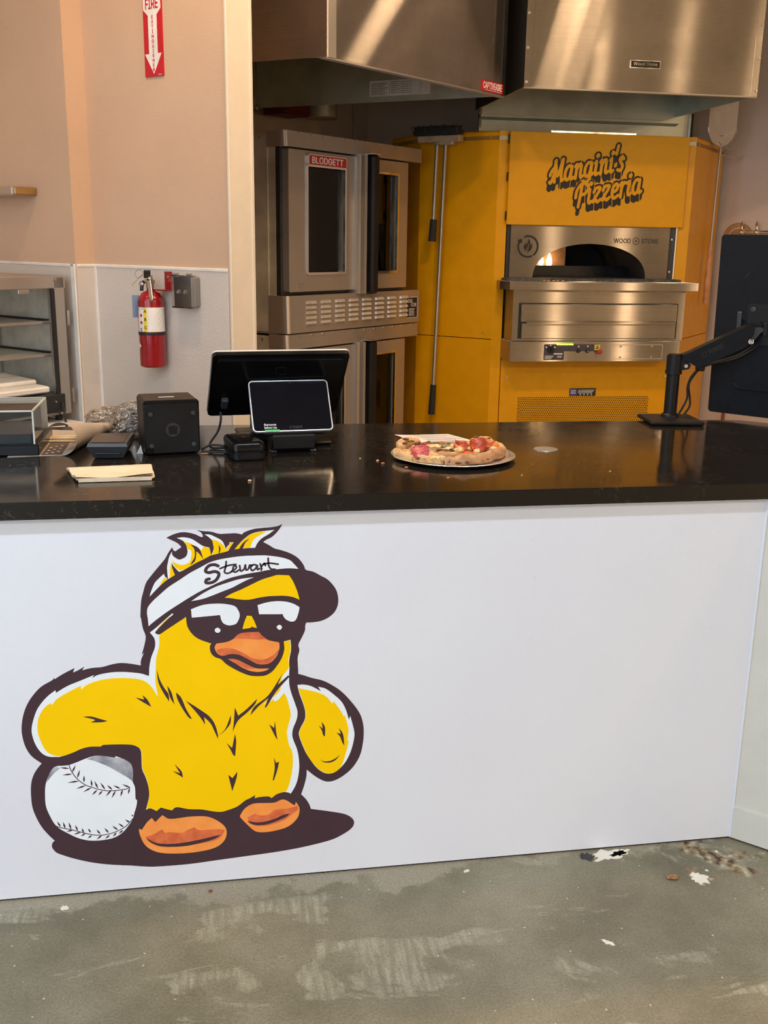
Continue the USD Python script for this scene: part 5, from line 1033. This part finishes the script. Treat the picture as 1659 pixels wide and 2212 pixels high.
# middle inner slice: short dark crust facing us
s = slice_('short pizza slice in the tray middle with brown crust facing front')
part(s, 'rim', crust([(-.060, -.020, .011), (-.030, -.036, .011), (.004, -.036, .010)], .0118, 13, .9), CRUSTF)
part(s, 'base', wedge([(-.055, -.02), (.0, -.036), (.03, .0), (.02, .02), (-.03, .02)], .010, 15), CHEESE)
for k, (x, y) in enumerate([(-.020, -.006), (.0, .0), (-.035, .006), (-.030, -.030)]): bit(s, 'char_spot', x, y, .0185, .0065, CHAR, 75+k, (1.5, 1, .4))
for k, (x, y) in enumerate([(.012, -.004), (-.008, .012), (.020, .008)]): bit(s, 'cheese_lump', x, y, .0185, .009, CHEESE, 80+k, (1.4, 1, .6), .5)
# front right slice: long floury crust
s = slice_('pizza slice at the front right showing its long floury brown crust edge')
part(s, 'rim', crust([(-.048, -.112, .011), (-.010, -.114, .0145), (.040, -.100, .0155), (.090, -.064, .0155), (.118, -.026, .0155), (.134, .012, .012)], .0155, 17, .95), CRUSTF)
part(s, 'base', wedge([(-.03, -.11), (.03, -.10), (.085, -.062), (.10, -.03), (.045, .012), (.0, -.04)], .010, 19), SAUCE)
for k, (x, y, z) in enumerate([(.035, -.082, .021), (.055, -.066, .021), (.085, -.038, .021), (.02, -.090, .020), (.005, -.127, .013), (-.018, -.126, .012), (.060, -.100, .014), (.110, -.052, .014)]): bit(s, 'char_spot', x, y, z, .006, CHAR, 90+k, (1.5, .9, .5))
# salami slice at the centre back
s = slice_('flat pizza slice at the tray centre with red baked salami pieces')
part(s, 'base', wedge([(-.005, .03), (.05, .075), (.075, .055), (.055, .0), (.02, -.005)], .011, 23), SAUCE)
for k, (x, y, r_) in enumerate([(.024, .016, .018), (.042, .034, .020), (.030, .046, .016)]): part(s, 'salami', mv(slab_disc(r_, .003, k, .5), x, y, .0195+.002*k, rx=22, ry=10*k-12), SALAMID)
for k, (x, y) in enumerate([(.056, .018), (.012, .026), (.046, .006)]): bit(s, 'cheese_lump', x, y, .0205, .0085, CHEESE, 100+k, (1.3, 1, .6), .5)
# folded slice on the right
s = slice_('folded pizza slice heaped at the right with a big dark red salami')
m = blob(.034, 31, .26, 3.0, 4, (1.15, .85, .62), 5); m.vertices[:, 2] = np.maximum(m.vertices[:, 2], -.017); part(s, 'fold', mv(m, .082, .034, .0225), CRUST)
part(s, 'salami', mv(slab_disc(.0225, .003, 5, .7), .066, .006, .0255, rx=50, ry=-12), SALAMID)
part(s, 'sauce', mv(blob(.020, 33, .4, 3.0, 3, (1.3, .6, .75)), .096, .010, .0235), SAUCE)
for k, (x, y, z) in enumerate([(.104, -.004, .019), (.122, .004, .018), (.116, .014, .027), (.060, -.014, .015)]): bit(s, 'cheese_lump', x, y, z, .0095, CHEESE, 110+k, (1.2, 1, .8), .5)
for k, (x, y, z) in enumerate([(.070, .040, .043), (.098, .036, .041), (.066, -.014, .016), (.084, .022, .041)]): bit(s, 'char_spot', x, y, z, .0075, CHAR if k != 3 else SAUCE, 120+k, (1.6, 1, .35))
bit(s, 'pepper', .110, .004, .024, .010, mat('orange_pepper', (.70, .20, .03), .35), 130, (1.2, .7, 1))
# back right slice
s = slice_('pizza slice at the back right with pale cheese and rounded rim')
part(s, 'rim', crust([(.098, .090, .011), (.121, .066, .0135), (.136, .040, .0135), (.142, .018, .010)], .0130, 37, .95), CRUST)
part(s, 'base', wedge([(.095, .082), (.123, .06), (.136, .02), (.11, -.005), (.09, .03)], .011, 39), CHEESE)
for k, (x, y) in enumerate([(.112, .050), (.120, .030), (.116, .066)]): bit(s, 'cheese_lump', x, y, .018, .009, CHEESE, 140+k, (1.3, 1, .6), .5)
bit(s, 'char_spot', .121, .060, .026, .006, CHAR, 150, (1.3, 1, .4)); bit(s, 'char_spot', .128, .002, .022, .007, CHAR, 151, (1.8, .8, .4))

CRUMB = mat('bread_crumb', (.62, .45, .27), .8); CRUMBR = mat('red_crumb', (.50, .12, .08), .7)
for k, (x, y, r_, m_, l_) in enumerate([(.405, .265, .0035, CRUMBR, 'red crumb left of the pizza tray, nearer the tray front'), (.398, .300, .003, CRUMB, 'pale crumb just left of the pizza tray, beside a red one'), (.452, .215, .0035, CRUMBR, 'red crumb close to the front left rim of the pizza tray'), (.525, .098, .003, CRUMBR, 'red crumb in front of the pizza tray on the counter'),
        (.085, .115, .0038, CRUMB, 'pale round crumb near the counter front edge, below the payment puck'), (.36, .33, .002, CRUMB, 'tiny pale crumb between the customer screen and the pizza tray'), (.70, .11, .002, CRUMB, 'tiny pale crumb right of the pizza tray front'), (.92, .13, .002, CRUMB, 'tiny pale crumb near the counter edge, in front of the cable grommet')]):
    solo('crumb', l_, 'crumb', mv(blob(r_, k, .35, 2, 1, (1.3, 1, .7)), x, y, T0+r_*.45), m_, group='loose crumbs on the counter')

# ------------------------------------------------------------------ monitor on its arm
t = thing('monitor_arm', 'black pole mounted monitor arm with base plate on the counter right', 'monitor arm', (1.378, .800, T0), -7)
part(t, 'base_plate', bx(-.088, .072, -.100, .048, .0006, .013, .004), BLACK)
part(t, 'pole', cyl((-.002, 0, .012), (-.002, 0, .155), .0192, 30), BLACK)
part(t, 'pole_flange', mv(lathe([(0, .012), (.027, .012), (.026, .019), (.020, .024), (0, .024)], 30), -.002, 0), BLACK)
for z in (.112, .060): part(t, 'pole_hole', cyl((.010, -.0165, z), (.0105, -.0172, z), .004, 12), INK)
part(t, 'collar', cat(cyl((-.002, 0, .142), (-.002, 0, .152), .0245, 30), cyl((-.002, 0, .152), (-.002, 0, .197), .0228, 30), cyl((-.002, 0, .197), (-.002, 0, .2005), .0185, 30)), BLACK)
def arm_l(m): return mv(m, 0, 0, 0, rz=-8)
ap = [(.017, .196), (.034, .202), (.196, .286), (.208, .289), (.217, .281), (.216, .270), (.207, .239), (.196, .226), (.076, .166), (.064, .164), (.019, .187)]
part(t, 'arm', arm_l(cat(pxz(sg.Polygon(ap), -.020, .020))), NAVY)
part(t, 'arm_top_edge', arm_l(pxz(sg.LineString([(.02, .199), (.034, .2045), (.196, .2885)]).buffer(.0018), -.021, .021)), BLACK)
part(t, 'knuckle', arm_l(cat(pxz(sg.Polygon([(.0, .150), (.0, .195), (.02, .195), (.045, .170), (.040, .158)]), -.014, .014), cyl((.028, -.016, .167), (.028, .016, .167), .010, 16))), BLACK)
part(t, 'pivot_bolt', arm_l(cyl((.030, -.018, .167), (.030, -.0155, .167), .0055, 14)), CHROME)
part(t, 'end_link', arm_l(pxz(sg.Polygon([(.205, .240), (.219, .283), (.243, .283), (.243, .272), (.236, .268), (.214, .236)]), -.010, .010)), DKGREY)
part(t, 'link_bolt', arm_l(cat(mv(front(trimesh.creation.torus(.0065, .0022, 20, 8)), .209, -.021, .243), cyl((.209, -.021, .243), (.209, -.016, .243), .004, 12))), CHROME)
part(t, 'swivel', arm_l(cat(cyl((.252, 0, .262), (.252, 0, .296), .011, 18), cyl((.252, 0, .292), (.252, 0, .300), .015, 18))), BLACK)
part(t, 'maker_lettering', arm_l(cat(txt('toast', .016, .092, .205, -.020, width=.046, bold=True, depth=.0008, ang=26.5), pxz(affinity.rotate(unary_union([ring(rrect(.071, .087, .196, .210, .004), .0022)]), 26.5, origin=(.079, .203)), -.0208, -.020))), INK, smooth=False)
for P in ([(.262, -.030, .27), (.235, -.012, .235), (.195, .006, .200), (.14, .010, .180), (.09, .010, .165), (.075, .018, .150), (.062, .03, .125), (.058, .038, .095), (.062, .045, .06), (.045, .052, .015), (.040, .056, .004)],
          [(.262, -.034, .262), (.225, -.008, .215), (.18, .006, .187), (.12, .010, .172), (.085, .012, .158), (.070, .024, .135), (.060, .034, .105), (.072, .050, .065), (.076, .056, .035), (.060, .062, .004)]):
    part(t, 'cord', tube(spline(P, 8), .0032, 8), RUBBER)
part(t, 'cable_clip', bx(.070, .092, -.004, .022, .150, .166, .003), BLACK)

mo = thing('upright_monitor', 'tall black monitor seen from behind on the arm at right', 'monitor', (1.540, .880, T0), -50)
_part, part = part, lambda par, nm, m, mt, **k: _part(par, nm, mv(m, rx=2.3), mt, **k)   # the screen leans a little
MW_, MZ0, MZ1 = .325, .014, .547
part(mo, 'back_shell', cat(pxz(rrect(0, MW_, MZ0, MZ1, .010), 0, .012)), NAVY)
part(mo, 'screen', bx(.004, MW_-.004, .012, .015, MZ0+.004, MZ1-.004), BLACKG)
part(mo, 'bezel', pxz(ring(rrect(0, MW_, MZ0, MZ1, .010), .005), .012, .016), BLACK)
part(mo, 'raised_panel', cat(pxz(rrect(.085, .240, .300, .440, .012), -.010, .001)), NAVY)
part(mo, 'raised_panel', cat(pxz(rrect(.078, .250, .095, .245, .012), -.010, .001)), NAVY)
part(mo, 'vesa_plate', pxz(rrect(.105, .220, .232, .352, .010), -.018, -.009), BLACK)
for x in (.122, .203):
    for z in (.250, .335): part(mo, 'plate_screw', mv(front(lathe([(0, 0), (.008, 0), (.008, .003), (.003, .004), (0, .002)], 16)), x, -.018, z), DKGREY)
part(mo, 'cable_slot', cat(bx(.072, .086, -.0125, .001, .225, .325, .001)), DKGREY)
part(mo, 'top_notch', pxz(ring(rrect(.120, .220, .528, .550, .004), .0016).intersection(sg.box(0, .50, .4, .5468)), -.0008, .001), BLACK)
for x, z, a in ((.092, .432, 0), (.085, .106, 1)): part(mo, 'panel_groove', mv(bx(-.010, .010, -.0112, -.009, -.0012, .0012), x, 0, z, ry=45 if a else -45), INK)
